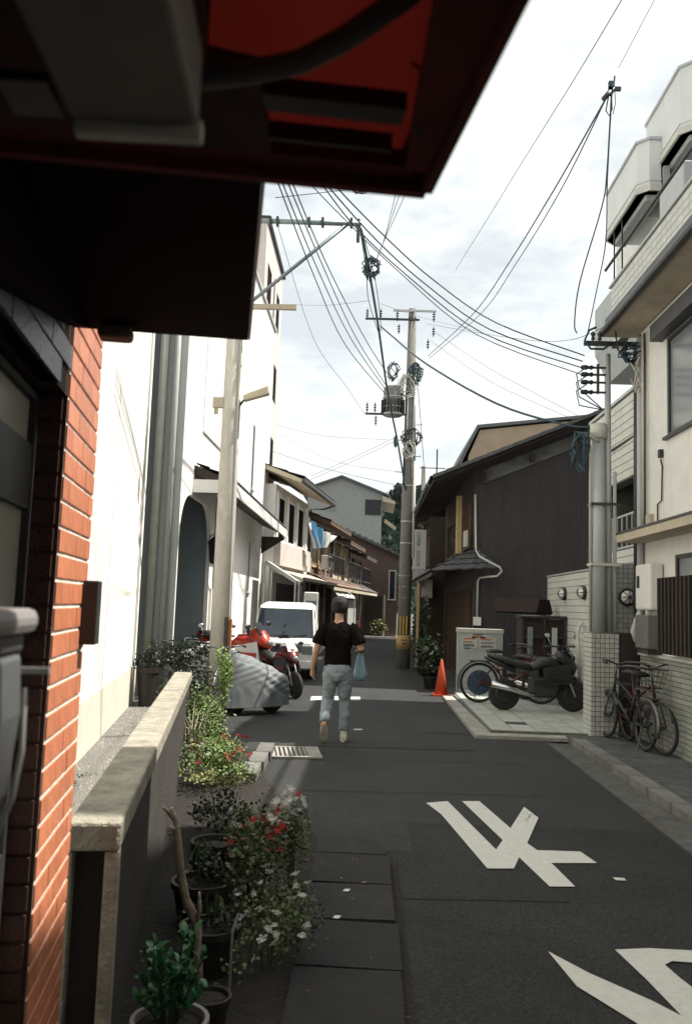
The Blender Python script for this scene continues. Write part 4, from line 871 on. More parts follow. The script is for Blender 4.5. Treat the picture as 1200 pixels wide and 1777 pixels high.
for dx, z0, z1, r_, m_ in ((.19, 3.0, 5.7, .035, PVCL), (.12, 5.2, 8.4, .03, PVC), (-.13, 5.0, 7.7, .02, DMET), (.17, 5.6, 7.3, .025, PVC), (-.07, 6.3, 7.6, .03, PVCL)): MB().tube([(dx, -.12, z0), (dx*.9, -.12, z1)], r_, 8).build('conduit', m_, p2, smooth=True)
for k, x in enumerate((-.13, -.045, .04)): MB().box((x, -.205+abs(x+.04)*.2, .93), (x+.035, -.172, 1.42)).build('yellow_stripe', YEL, p2)
MB().tube([(0, 0, .52), (0, 0, .9)], .200, 16).build('yellow_tag', mat('tag_ochre', (.42, .30, .12), .8, .15, 9, dirt=.4, dscale=6), p2, smooth=True)
MB().box((-.05, -.207, .66), (.05, -.2, .7)).box((-.09, -.206, .76), (.09, -.2, .78)).build('tag_print', BLACK, p2)
for z in (1.9, 2.2, 2.5, 3.4, 4.0, 5.0): MB().tube([(0, 0, z), (0, 0, z+.03)], .185-.004*z, 16).build('band', PVCL, p2, smooth=True)
stp = MB().tube([(-.17, 0, 0), (-.33, 0, 0), (-.33, 0, .03)], .012, 5).mesh('step_bolt', DMET)
for k in range(9): inst(stp, 'step_bolt', p2, (0, -.02, 3.6+k*.45), (0, 0, math.pi*(k % 2)))
l2 = T('street_lamp', 'small pale street lamp on the left side of the middle utility pole', 'street lamp', (.97, 23.9, 0))
MB().hexa([(-.30, -.1, 3.75), (-.62, -.1, 3.97), (-.62, .1, 3.97), (-.30, .1, 3.75), (-.28, -.08, 3.85), (-.60, -.08, 4.07), (-.60, .08, 4.07), (-.28, .08, 3.85)]).build('lamp_shade', BEIGE, l2, bevel=.02)
MB().tube([(-.15, 0, 3.7), (-.32, 0, 3.82)], .02, 6).build('bracket', DMET, l2)

p3 = T('utility_pole', 'short grey steel pole on the tiled pillar with a thin taller pipe beside', 'utility pole', (3.10, 11.82, 0), 0, 'utility poles')
MB().tube([(0, 0, 1.40), (-.02, 0, 4.05)], [.10, .09], 18).build('shaft', PVC, p3, smooth=True)
MB().tube([(-.02, 0, 4.052), (-.02, 0, 4.25)], .115, 16).build('cap', PVCL, p3, smooth=True)
MB().tube([(.13, 0, 1.41), (.10, 0, 5.25)], .042, 12).build('thin_pipe', PVC, p3, smooth=True)
MB().tube([(.21, .02, 1.41), (.21, .02, 3.6)], .025, 8).tube([(-.115, .02, 1.41), (-.14, -.05, 3.9), (-.2, -.08, 4.1), (-.05, -.1, 4.0)], .022, 8).build('conduit', PVCL, p3, smooth=True)
for z in (2.3, 3.12): MB().box((-.14, -.12, z), (.26, -.09, z+.035)).box((-.14, -.09, z), (-.11, .12, z+.035)).box((.23, -.09, z), (.26, .12, z+.035)).build('clamp', DMET if z > 3 else PVCL, p3)
loops(-.28, -.05, 3.85, .12, .3, 5, .014, 12).build('wire_coil', CABLE, p3)
A = MB()
for k, z in enumerate((5.05, 4.95, 4.84, 4.70)):
    A.box((-.16, -.03, z-.012), (.08, .0, z+.012)); 
A.box((-.05, -.04, 4.68), (-.02, .0, 5.1)); A.build('insulator_rack', DMET, p3)
for k, z in enumerate((5.05, 4.95, 4.84, 4.70)): MB().lathe([(.0, -.28), (.03, -.26), (.035, -.2), (.02, -.16), (.035, -.12), (.0, -.08)], c=(0, -.02, z), n=10, axis='x').build('insulator', BLACK, p3, smooth=True)
for k, z in enumerate((5.04, 4.92, 4.80)): MB().tube([(-.2, -.05, z), (-.34, -.06, z-.1), (-.30, -.06, z-.3), (.04, -.03, 4.45)], .009, 5).build('drop_wire', CABLE, p3)
# wall arm with coils at the corner of the white building
wa = T('wall_cable_bracket', 'cable bracket arm with coiled black wires fixed to the corner of the white building', 'bracket', (3.6, 11.6, 0))
MB().box((-.78, -.03, 5.30), (.0, .02, 5.36)).box((-.04, -.06, 4.7), (.02, .03, 5.45)).build('arm', DMET, wa)
MB().tube([(-.30, 0, 5.3), (-.0, 0, 4.85)], .012, 6).build('brace', PVCL, wa)
MB().tube([(-.62, -.03, 5.55), (-.72, -.05, 5.50), (-.78, -.05, 5.36), (-.70, -.05, 5.24), (-.52, -.05, 5.24), (-.42, -.04, 5.33)], .016, 6).build('cable_loop', CABLE, wa, smooth=True)
loops(-.15, -.06, 5.2, .16, .15, 7, .011, 21).build('wire_coil', CABLE, wa)
loops(-.06, -.08, 4.85, .07, .25, 6, .012, 22).build('wire_coil', PVCL, wa)
MB().tube([(-.36, -.03, 5.5), (-.34, -.05, 5.25), (-.22, -.05, 5.06), (-.12, -.03, 5.1)], .012, 6).build('cable_loop', CABLE, wa, smooth=True)
for x in (-.66, -.57): MB().lathe([(.0, 5.36), (.03, 5.38), (.02, 5.42), (.035, 5.46), (.0, 5.5)], c=(x, -.02, 0), n=10).build('insulator', BLACK, wa, smooth=True)

# ------------------------------------------------------------------ overhead cables
def cable(pts, r_, label, group='overhead cables', n_=18):
    P = [PY(*p) for p in pts]; out_ = []
    for i in range(len(P)-1):
        p0 = P[max(i-1, 0)]; p1_ = P[i]; p2_ = P[i+1]; p3_ = P[min(i+2, len(P)-1)]
        for k in range(n_//(len(P)-1)+2):
            t = k/(n_//(len(P)-1)+2)
            out_.append(.5*((2*p1_)+(-p0+p2_)*t+(2*p0-5*p1_+4*p2_-p3_)*t*t+(-p0+3*p1_-3*p2_+p3_)*t**3))
    out_.append(P[-1]); o = MB().tube(out_, r_*.78, 6).build('overhead_cable', CABLE, None, smooth=True)
    tag(o, label, 'cable', group); return o
cable([(480,200,7.6),(573,313,9),(667,410,10.2),(753,487,11),(860,560,11.5),(1013,617,11.8)], .011, 'uppermost of the cables sweeping from the red awning down to the steel pole')
cable([(470,205,7.6),(560,313,9),(653,417,10.2),(740,495,11),(850,572,11.5),(1010,627,11.8)], .011, 'second cable in the bundle sweeping from the red awning to the steel pole')
cable([(460,210,7.6),(550,310,9),(613,390,10.0),(700,473,10.8),(835,577,11.5),(1008,638,11.8)], .010, 'third cable in the bundle sweeping from the red awning to the steel pole')
cable([(440,215,7.6),(523,303,9),(590,373,10.0),(690,470,10.8),(825,580,11.5),(1008,650,11.8)], .008, 'lowest thin cable sweeping from the red awning to the steel pole')
for k, (a, b, c, d) in enumerate((((470,285),(545,480),(600,600),(672,688)), ((477,285),(552,470),(610,590),(672,681)), ((486,285),(560,462),(617,585),(672,673)), ((496,290),(572,470),(640,600),(680,660)))):
    cable([(a[0], a[1], 10), (b[0], b[1], 15), (c[0], c[1], 19.5), (d[0], d[1], 23.6)], .013, ['leftmost','second','third','rightmost'][k]+' of four parallel cables falling from the dark canopy to the transformer')
cable([(478,380,12),(545,590,17),(600,670,20),(632,718,23.6)], .006, 'thin wire left of the four parallel cables, ending at the lower crossarm')
cable([(625,396,13.9),(638,460,15),(655,560,17.5),(672,680,20.5),(690,770,23),(703,850,23.75)], .034, 'thick cable bundle from the long arm tip down to the middle pole', 'thick cable bundles', 24)
for k, dx in enumerate((-5, 2, 7)): cable([(626+dx*.3,400,13.9),(640+dx,470,15.2),(646+dx*1.4,520,16.2),(658+dx*.5,575,17.8)], .010, ['left','middle','right'][k]+' thin strand hugging the thick cable bundle near the splice')
for k, dx in enumerate((0, 8, 20)): cable([(648,462,15.2),(663,425,13.5),(678+dx*.5,370,12),(690+dx,320,11)], .006, ['left','middle','right'][k]+' thin wire rising from the splice knot up to the awning corner')
kn = loops(0, 0, 0, .18, .22, 10, .012, 31); c = PY(645, 465, 15.2); kn.v = [p+c for p in kn.v]; tag(kn.build('cable_splice', CABLE), 'tangled splice knot of wires on the thick cable bundle', 'cable splice')
b_ = MB().ell(PY(686, 766, 22.8), .06, .06, .17); tag(b_.build('cable_weight', CABLE, None, smooth=True), 'dark oval splice casing low on the thick cable bundle', 'splice casing')
cable([(660,566,18),(682,585,16.5),(740,632,14.5),(860,700,12.8),(975,736,12),(1032,742,11.85)], .022, 'thick cable crossing in front of the middle pole down to the steel pole')
cable([(1095,-30,7),(1000,130,9),(900,290,12),(845,380,15),(790,468,20)], .006, 'thin single wire crossing the upper sky from the top edge')
cable([(1150,-30,7.5),(1072,118,9.5)], .004, 'faint wire from the top right edge to the insulator cluster')
cable([(1052,168,9.5),(960,330,12),(880,460,15.5),(820,545,19),(742,618,23.7)], .013, 'upper of two long cables from the insulator cluster to the middle pole')
cable([(1050,172,9.5),(972,330,12),(893,460,15.5),(833,545,19),(744,622,23.7)], .010, 'lower of two long cables from the insulator cluster to the middle pole')
cable([(1060,160,9.5),(1052,300,10),(1043,360,10.3),(1005,490,11),(996,560,11.3),(1000,578,11.55)], .011, 'left drop cable hanging from the insulator cluster to the wall bracket')
cable([(1062,140,9.5),(1053,310,10),(1050,420,10.6),(1035,500,11.1),(1018,582,11.55)], .009, 'right drop cable hanging from the insulator cluster to the wall bracket')
cable([(1050,567,11.7),(935,592,15),(740,562,23.7)], .006, 'thin wire from the eave gutter tip across to the middle pole')
cable([(478,343,12.5),(560,334,13),(618,327,13.5)], .009, 'short horizontal wire by the awning edge at the upper left')
cable([(540,826,29),(610,795,27),(690,757,24)], .008, 'upper of three wires from the far left eaves to the middle pole')
cable([(533,835,29),(612,800,27),(692,762,24)], .008, 'lower of three wires from the far left eaves to the middle pole')
cable([(470,782,27),(560,812,26),(700,845,24)], .008, 'sagging wire from the tall pink building to the middle pole')
cable([(480,738,28),(560,756,26),(672,763,24)], .006, 'thin sagging wire below the windows of the tall pink building')
cable([(490,755,28),(580,800,27),(696,820,24)], .005, 'faint wire crossing behind the three wires at the far left')
cable([(722,638,23.9),(733,780,26),(742,920,30)], .012, 'near vertical cable dropping right of the middle pole')
cable([(752,575,24),(850,640,21),(1003,722,19)], .006, 'upper faint wire from the middle pole to the dark townhouse roof')
cable([(745,590,24),(850,662,21),(995,728,19)], .006, 'lower faint wire from the middle pole to the dark townhouse roof')
cable([(640,522,16),(560,530,20),(505,528,27)], .005, 'faint horizontal wire to the tall pink building')
cable([(660,527,17),(735,552,24),(830,575,30)], .006, 'thin wire passing behind the top of the middle pole')
for k, (x, y) in enumerate(((688, 330), (700, 329))): pass
ic = T('insulator_cluster', 'cable clamp cluster hanging high in the sky where the cables meet', 'insulator', PY(1058, 150, 9.5))
MB().box((-.02, -.02, -.05), (.12, .02, -.01)).box((-.02, -.02, -.11), (.02, .02, .06)).tube([(.04, 0, .0), (.05, 0, .13)], .01, 6).build('clamp', CABLE, ic)
MB().tube([(-.08, 0, -.16), (-.0, 0, -.06)], .03, 8).tube([(.0, 0, -.1), (.04, 0, -.02)], .022, 8).build('insulator', DMET, ic, smooth=True)
MB().tube([(-.02, 0, -.12), (-.05, 0, -.3), (-.01, 0, -.36), (.02, 0, -.28), (.01, 0, -.1)], .008, 5).tube([(.05, 0, -.04), (.06, 0, -.2), (.03, .0, -.34)], .005, 5).build('cable_loop', CABLE, ic, smooth=True)
pt = PY(622, 326, 13.5); kn = loops(0, 0, 0, .14, .05, 6, .012, 41); kn.v = [p+pt for p in kn.v]; kn.box(pt+V((-.3, -.02, -.02)), pt+V((.15, .02, .02)))
tag(kn.build('wire_terminal', DMET), 'dark wire terminal peeking out under the awning corner', 'wire terminal')
an = T('antenna_mast', 'thin dark antenna mast rising beside the dark townhouse eave', 'antenna', (2.25, 30.5, 0))
MB().tube([(0, 0, 5.2), (0, 0, 7.3)], .025, 6).build('mast', DMET, an); MB().box((-.6, -.01, 6.6), (.3, .01, 6.63)).build('boom', DMET, an)
# second, farther pole at right
p4 = T('utility_pole', 'distant thin dark utility pole right of the vertical coffee sign', 'utility pole', (2.05, 32.5, 0), 0, 'utility poles')
MB().tube([(-.15, 0, 0), (-.15, 0, 7.0)], [.11, .08], 10).build('shaft', POLED, p4, smooth=True)
loops(-.15, -.1, 5.2, .3, .6, 14, .02, 55).build('wire_coil', PVCL, p4); MB().box((-.6, -.12, 6.0), (.4, -.08, 6.05)).build('crossarm', DMET, p4)
MB().lathe([(0, 4.2), (.12, 4.22), (.12, 4.9), (0, 4.95)], c=(.05, -.1, 0), n=12).build('wire_canister', PVC, p4)
# vertical sign
vs_ = T('vertical_sign', 'vertical white shop sign with green letters right of the middle pole', 'sign', (1.33, 27.2, 0))
MB().box((0, 0, 2.85), (.40, .12, 4.10)).build('sign_board', SGNW, vs_, bevel=.01)
MB().box((.005, -.004, 2.3), (.40, .1, 2.84)).build('lower_panel', SHADW, vs_); MB().box((.41, .02, 2.9), (.75, .06, 2.96)).box((.41, .02, 3.9), (.75, .06, 3.96)).build('bracket', DMET, vs_)
def text(s, size, loc, rot, m, par, name, sx=1):
    c = bpy.data.curves.new(name, 'FONT'); c.body = s; c.size = size; c.extrude = .002; c.align_y = 'CENTER'; c.resolution_u = 3
    o = bpy.data.objects.new(name, c); COL.objects.link(o); bpy.context.view_layer.update()
    me = bpy.data.meshes.new_from_object(o.evaluated_get(bpy.context.evaluated_depsgraph_get())); COL.objects.unlink(o); bpy.data.objects.remove(o)
    me.materials.clear(); me.materials.append(m); o = bpy.data.objects.new(name, me); COL.objects.link(o); o.parent = par; o.location = loc; o.rotation_euler = rot; o.scale = (sx, 1, 1); return o
text('COFFEE', .155, (.15, -.006, 4.04), (R(90), R(90), 0), GREENT, vs_, 'lettering', .86)
text('DOOR', .165, (.15, -.006, 3.44), (R(90), R(90), 0), GREENT, vs_, 'lettering', 1.02)

# ================================================================== VEHICLES
def wheel(par, c, r_, w_, ax='x', rimm=ALU, name='wheel', hub=.6):
    A = MB(); h = w_/2; A.lathe([(r_*hub, -h*.8), (r_*.93, -h), (r_, -h*.6), (r_, h*.6), (r_*.93, h), (r_*hub, h*.8)], n=28, axis=ax); o = A.build(name, RUB, par, smooth=True); o.location = c
    MB().lathe([(.0, -h*.55), (r_*.2, -h*.6), (r_*hub, -h*.85), (r_*hub, h*.85), (r_*.2, h*.6), (0, h*.55)], n=28, axis=ax).build('rim', rimm, o, smooth=True); return o
vc = PY(494, 1060, 19.2)
van = T('white_kei_van', 'white boxy kei van parked facing the viewer behind the motorcycles', 'van', (vc.x, 19.1, 0), R(2))
prof = [(.05, .22), (-.02, .35), (-.03, .55), (.02, .80), (.36, .88), (.80, 1.55), (1.0, 1.64), (1.8, 1.68), (3.1, 1.66), (3.32, 1.1), (3.36, .4), (3.28, .22)]
def hw(z): return .70 if z < .95 else .70-.085*((z-.95)/.7)
A = MB(); n_ = len(prof)
vs = []
for sx in (-1, -.86, .86, 1):
    for (y, z) in prof: vs.append((sx*hw(z), y+(.05 if abs(sx) == 1 and y < .5 else 0), z-(.05 if abs(sx) == 1 and z > 1.5 else 0)))
A.add(vs, [tuple(range(n_))[::-1], tuple(3*n_+k for k in range(n_))]+[(j*n_+i, j*n_+(i+1) % n_, (j+1)*n_+(i+1) % n_, (j+1)*n_+i) for j in range(3) for i in range(n_)]); A.build('body', WHITEP, van, bevel=.02)
MB().hexa([(-.66, .36, .90), (.66, .36, .90), (.66, .39, .89), (-.66, .39, .89), (-.60, .775, 1.53), (.60, .775, 1.53), (.60, .80, 1.52), (-.60, .80, 1.52)]).build('windshield', mat('windscreen_glass', (.02, .03, .04), .06, .2, 2, spec=.6), van)
for x in (-.655, .625): MB().hexa([(x, .345, .89), (x+.03, .345, .89), (x+.03, .36, .89), (x, .36, .89), (x*.92+.0, .76, 1.54), (x*.92+.03, .76, 1.54), (x*.92+.03, .775, 1.54), (x*.92, .775, 1.54)]).build('window_pillar', BLACK, van)
MB().box((-.69, -.035, .785), (.69, -.02, .792)).build('hood_gap', BLACK, van)
MB().box((-.12, .32, .87), (.12, .35, .905)).tube([(-.35, .345, .91), (.1, .375, .96)], .010, 5).tube([(.1, .345, .91), (.5, .39, .97)], .010, 5).build('wiper', BLACK, van)
for s in (-1, 1):
    MB().hexa([(s*.665, .55, 1.0), (s*.68, .55, 1.0), (s*.68, 1.5, 1.0), (s*.665, 1.5, 1.0), (s*.61, .85, 1.5), (s*.63, .85, 1.5), (s*.63, 1.5, 1.5), (s*.61, 1.5, 1.5)]).build('side_window', GLASS, van)
    MB().box((s*.42, -.045, .55), (s*.66, .0, .74)).build('headlight', GLASSL, van, bevel=.02)
    mr_ = MB().ell((s*.80, .45, 1.0), .07, .045, .09).build('mirror', BLACK, van, smooth=True)
    for y in (.45, 2.85): wheel(van, (s*.62, y, .27), .27, .14)
MB().box((-.38, -.04, .60), (.38, -.0, .72)).build('grille', DMET, van, bevel=.01)
MB().box((-.69, -.06, .24), (.69, .02, .42)).build('bumper', WHITEP, van, bevel=.03)
MB().box((.1, -.075, .60), (.43, -.045, .77)).build('number_plate', GLASSL, van); MB().box((.14, -.08, .64), (.39, -.076, .69)).box((.2, -.08, .71), (.33, -.076, .74)).build('plate_print', GREENT, van)
MB().tube([(-.05, .35, .95), (.05, .35, .95), (.0, .3, 1.03), (-.05, .35, .95)], .02, 6).build('hood_ornament', BLACK, van)
MB().box((-.02, .5, 1.15), (.02, .52, 1.18)).build('inner_mirror', BLACK, van)

def bicycle(label, loc, rz, fm=DRED, wheelr=.33, basket=True, lean=0, steer=0, disc=None, chm=None, seatm=BLACK, rear_basket=False, group='parked bicycles'):
    """local y is the riding direction"""
    b = T('bicycle', label, 'bicycle', loc, rz, group); b.rotation_euler = (0, lean, rz)
    b.matrix_basis = Matrix.Translation(loc) @ Matrix.Rotation(rz, 4, 'Z') @ Matrix.Rotation(lean, 4, 'Y')
    r_ = wheelr; B_ = .54; CHROME = chm or mat('worn_steel', (.12, .12, .12), .45, .2, 9, metal=.6); ALU = mat('worn_steel', (.12, .12, .12))
    for y, nm in ((B_, 'front'), (-B_, 'rear')):
        A = MB().torus((0, 0, 0), r_-.018, .019, n=30); wo = A.build('wheel', RUB, b, smooth=True); wo.location = (0, y, r_)
        if nm == 'front' and steer: wo.rotation_euler = (0, 0, steer)
        MB().torus((0, 0, 0), r_-.042, .010, n=30, m=5).build('rim', CHROME, wo, smooth=True)
        A = MB()
        for k in range(16):
            a = 2*math.pi*k/16; A.tube([(.02*(-1)**k, .02*math.cos(a+.5), .02*math.sin(a+.5)), (0, (r_-.045)*math.cos(a), (r_-.045)*math.sin(a))], .0022, 3)
        A.lathe([(0, -.04), (.022, -.04), (.022, .04), (0, .04)], n=8, axis='x'); A.build('spokes', CHROME, wo)
        if disc and nm == disc[0]: MB().lathe([(0, -.012), (r_*.62, -.008), (r_*.62, .008), (0, .012)], n=24, axis='x').build('wheel_cover', disc[1], wo)
        a0, a1 = (.1*math.pi, .85*math.pi) if nm == 'front' else (.15*math.pi, 1.1*math.pi)
        MB().tube([(0, y+(r_+.03)*math.cos(a0+(a1-a0)*k/10), r_+(r_+.03)*math.sin(a0+(a1-a0)*k/10)) for k in range(11)], .024, 6, flat=.35).build('mudguard', ALU, b, smooth=True)
    bb = (0, -.12, .28); st = (0, -.26, .72); hd = (0, .36, .78); hd2 = (0, .39, .60)
    A = MB(); A.tube([bb, st], .017, 8).tube([bb, hd2], .020, 8).tube([(0, -.22, .55), hd], .015, 8).tube([hd2, hd], .02, 8)
    for s in (-1, 1): A.tube([bb, (s*.05, -B_, r_)], .011, 6).tube([(0, -.25, .68), (s*.05, -B_, r_)], .009, 6)
    A.build('frame', fm, b, smooth=True)
    A = MB(); 
    for s in (-1, 1): A.tube([(s*.02, .39, .62), (s*.05, .42, .55), (s*.05, B_, r_)], .010, 6)
    A.build('fork', CHROME, b, smooth=True)
    A = MB().tube([hd, (0, .34, .95)], .012, 6).tube([(-.27, .10, .98), (-.25, .22, 1.0), (-.12, .33, .99), (0, .34, .95), (.12, .33, .99), (.25, .22, 1.0), (.27, .10, .98)], .012, 8); hb_ = A.build('handlebar', CHROME, b, smooth=True)
    for s in (-1, 1): MB().tube([(s*.265, .14, .99), (s*.275, .02, .97)], .018, 8).build('grip', BLACK, hb_, smooth=True)
    MB().tube([st, (0, -.28, .84)], .013, 6).build('seat_post', CHROME, b)
    MB().loft([((0, -.42, .87), .09, .02, (0, 1, 0)), ((0, -.36, .88), .11, .035, (0, 1, 0)), ((0, -.24, .88), .06, .035, (0, 1, 0)), ((0, -.13, .87), .025, .02, (0, 1, 0))], 12).build('saddle', seatm, b, smooth=True)
    A = MB().tube([(-.10, -.12, .13), (-.10, -.12, .28), (.10, -.12, .28), (.10, -.12, .43)], .010, 6).box((-.17, -.16, .11), (-.10, -.08, .14)).box((.10, -.16, .42), (.17, -.08, .45)).lathe([(0, .05), (.09, .05), (.09, .06), (0, .06)], c=(0, -.12, .28), n=16, axis='x'); A.build('crank', DMET, b)
    MB().tube([(.07, -.20, .28), (.07, -B_, r_+.03)], .03, 6, flat=.4).build('chain_guard', fm, b)
    MB().tube([(-.05, -B_, r_), (-.12, -B_-.06, .0)], .009, 6).build('kickstand', CHROME, b)
    def bask(y0, z0):
        A = MB(); rt = [(-.17, y0-.12, z0+.22), (.17, y0-.12, z0+.22), (.17, y0+.14, z0+.22), (-.17, y0+.14, z0+.22)]; rb = [(-.12, y0-.09, z0), (.12, y0-.09, z0), (.12, y0+.1, z0), (-.12, y0+.1, z0)]
        A.tube(rt, .006, 5, closed=True).tube(rb, .005, 5, closed=True)
        for i in range(4):
            for k in range(7):
                t = k/6; a = V(rt[i])*(1-t)+V(rt[(i+1) % 4])*t; c = V(rb[i])*(1-t)+V(rb[(i+1) % 4])*t; A.tube([a, c], .0028, 3)
            for q in (.33, .66):
                a = V(rt[i])*(1-q)+V(rb[i])*q; c = V(rt[(i+1) % 4])*(1-q)+V(rb[(i+1) % 4])*q; A.tube([a, c], .0028, 3)
        for k in range(5): A.tube([(-.12+k*.06, y0-.09, z0), (-.12+k*.06, y0+.1, z0)], .0028, 3)
        A.build('basket', DMET, b)
    if basket: bask(.56, .74)
    if rear_basket: bask(-.58, .74)
    MB().box((-.06, -.72, .70), (.06, -.34, .715)).build('rear_rack', CHROME, b)
    return b
def kscooter(label, loc, rz, bm_, cat='scooter', fair=None, group='parked motor scooters', screen=False):
    """step-through scooter, local y forward"""
    b = T('motor_scooter', label, cat, loc, rz, group)
    for y in (.63, -.6): wheel(b, (0, y, .23), .23, .10, rimm=DMET)
    MB().loft([((0, -.92, .62), .06, .05, (0, 1, .1)), ((0, -.75, .60), .15, .13, (0, 1, 0)), ((0, -.45, .57), .17, .17, (0, 1, 0)), ((0, -.15, .53), .16, .16, (0, 1, 0)), ((0, -.05, .45), .13, .14, (0, 1, 0))], 14).build('rear_body', bm_, b, smooth=True)
    MB().loft([((0, -.86, .74), .08, .03, (0, 1, 0)), ((0, -.70, .77), .13, .055, (0, 1, 0)), ((0, -.3, .75), .13, .05, (0, 1, 0)), ((0, -.02, .70), .08, .04, (0, 1, 0))], 12).build('seat', BLACK, b, smooth=True)
    MB().box((-.14, -.12, .27), (.14, .42, .34)).build('floorboard', DMET, b, bevel=.02)
    MB().prism([(-.19, .38, .32), (.19, .38, .32), (.15, .47, .86), (-.15, .47, .86)], (0, .06, -.02)).build('leg_shield', fair or bm_, b, bevel=.025)
    MB().loft([((0, .50, .45), .1, .06, (0, .2, 1)), ((0, .54, .62), .13, .08, (0, .2, 1)), ((0, .50, .82), .12, .07, (0, .2, 1)), ((0, .44, .96), .07, .05, (0, .2, 1))], 12).build('front_cowl', fair or bm_, b, smooth=True)
    MB().tube([(0, .63+.25*math.cos(a), .23+.26*math.sin(a)) for a in [.3+.24*k for k in range(9)]], .055, 8, flat=.5).build('front_fender', bm_, b, smooth=True)
    A = MB()
    for s in (-1, 1): A.tube([(s*.075, .63, .23), (s*.06, .5, .6)], .016, 8)
    A.build('fork', ALU, b, smooth=True)
    hb_ = MB().tube([(-.33, .30, .99), (-.12, .40, 1.0), (0, .42, .98), (.12, .40, 1.0), (.33, .30, .99)], .016, 8).build('handlebar', DMET, b, smooth=True)
    for s in (-1, 1):
        MB().tube([(s*.25, .36, 1.0), (s*.30, .34, 1.14)], .006, 5).ell((s*.31, .33, 1.18), .06, .015, .04).build('mirror', CHROME, hb_, smooth=True)
        MB().tube([(s*.26, .33, .995), (s*.35, .28, .985)], .02, 8).build('grip', BLACK, hb_, smooth=True)
    MB().ell((0, .56, .86), .065, .04, .055).build('headlight', GLASSL, b, smooth=True)
    MB().tube([(.14, -.25, .26), (.15, -.85, .32)], [.045, .06], 12).build('muffler', CHROME, b, smooth=True)
    MB().box((-.06, -.96, .60), (.06, -.90, .66)).build('tail_light', RED, b, bevel=.01)
    MB().box((-.10, -.98, .42), (.10, -.97, .54)).build('number_plate', GLASSL, b)
    MB().box((-.13, -.55, .2), (-.05, -.1, .42)).build('engine', DMET, b, bevel=.03)
    MB().tube([(-.12, -.15, .25), (-.2, -.2, .01)], .01, 6).build('kickstand', DMET, b)
    if screen: MB().prism([(-.17, .5, .9), (.17, .5, .9), (.13, .44, 1.25), (-.13, .44, 1.25)], (0, .006, 0)).build('windscreen', GLASSL, b)
    return b
def sportbike(label, loc, rz, lean=0, RED=RED, WHITEP=WHITEP, SC=1.0):
    b = T('motorcycle', label, 'motorcycle', loc, rz); b.rotation_euler = (0, lean, rz); b.scale = (SC, SC, SC)
    for y in (.68, -.62): wheel(b, (0, y, .29), .29, .09, rimm=DMET)
    A = MB()
    for s in (-1, 1): A.tube([(s*.09, .70, .29), (s*.08, .42, .95)], .02, 8)
    A.build('fork', ALU, b, smooth=True)
    MB().loft([((0, .52, .75), .1, .1, (0, 1, .3)), ((0, .30, .88), .15, .12, (0, 1, .1)), ((0, .05, .88), .15, .12, (0, 1, -.1)), ((0, -.18, .78), .08, .07, (0, 1, -.2))], 14).build('fuel_tank', RED, b, smooth=True)
    MB().loft([((0, .74, .80), .04, .05, (0, 1, 0)), ((0, .62, .92), .13, .16, (0, 1, .2)), ((0, .45, .95), .17, .18, (0, 1, .3)), ((0, .38, .98), .14, .12, (0, 1, .3))], 14).build('front_cowl', RED, b, smooth=True)
    for s in (-1, 1):
        MB().hexa([(s*.17, .1, .45), (s*.21, .1, .45), (s*.19, .62, .55), (s*.15, .62, .55), (s*.15, .05, .8), (s*.19, .05, .8), (s*.17, .55, .9), (s*.13, .55, .9)]).build('side_fairing', WHITEP, b, bevel=.02)
        MB().box((s*.18, .2, .62), (s*.215, .55, .70)).build('fairing_stripe', RED, b)
        MB().box((s*.20, -.1, .52), (s*.222, .5, .56)).build('fairing_stripe', RED, b)
    MB().loft([((0, -.95, 1.0), .04, .03, (0, 1, .2)), ((0, -.7, .93), .12, .08, (0, 1, .1)), ((0, -.4, .84), .14, .08, (0, 1, .1)), ((0, -.15, .80), .11, .06, (0, 1, 0))], 12).build('seat', BLACK, b, smooth=True)
    MB().loft([((0, -1.0, .96), .05, .03, (0, 1, .2)), ((0, -.72, .85), .14, .06, (0, 1, .1)), ((0, -.45, .74), .13, .06, (0, 1, 0))], 12).build('tail_cowl', RED, b, smooth=True)
    MB().box((-.14, -.15, .28), (.14, .32, .62)).build('engine', DMET, b, bevel=.04)
    hb_ = MB().tube([(-.34, .28, 1.02), (0, .42, 1.0), (.34, .28, 1.02)], .015, 8).build('handlebar', DMET, b, smooth=True)
    for s in (-1, 1): MB().tube([(s*.2, .5, 1.0), (s*.27, .48, 1.14)], .007, 5).ell((s*.29, .47, 1.17), .07, .02, .045).build('mirror', BLACK, hb_, smooth=True)
    MB().hexa([(-.12, .62, 1.02), (.12, .62, 1.02), (.12, .6, 1.02), (-.12, .6, 1.02), (-.09, .45, 1.22), (.09, .45, 1.22), (.09, .44, 1.22), (-.09, .44, 1.22)]).build('windscreen', GLASS, b)
    MB().tube([(.16, -.1, .3), (.17, -.9, .5)], [.04, .06], 12).build('muffler', CHROME, b, smooth=True)
    MB().ell((0, .73, .86), .07, .04, .06).build('headlight', GLASSL, b, smooth=True)
    return b
sportbike('red and white faired motorcycle parked in front of the white van', (-2.42, 16.75, 0), R(-122), R(6), SC=1.05)
sportbike('dark red motorcycle parked by the white road line with its front wheel towards the viewer', (-1.55, 15.85, 0), R(215), R(4), DRED, BLACK, .80)
q = G(478, 1160)
msc = kscooter('white scooter half hidden behind the left utility pole and the red motorcycle', (-3.0, 16.9, 0), R(200), WHITEP)
MB().box((-.17, -1.0, .80), (.17, -.70, 1.05)).build('rear_crate', DMET, msc, bevel=.02)
bicycle('grey bicycle behind the left utility pole, next to the covered scooter', (-2.02, 13.0, 0), R(176), DMET, .33, False, R(4))
bicycle('dark bicycle with a basket of plants between the low wall and the utility pole', (-2.75, 14.6, 0), R(120), BLACK, .33, True, R(-4))
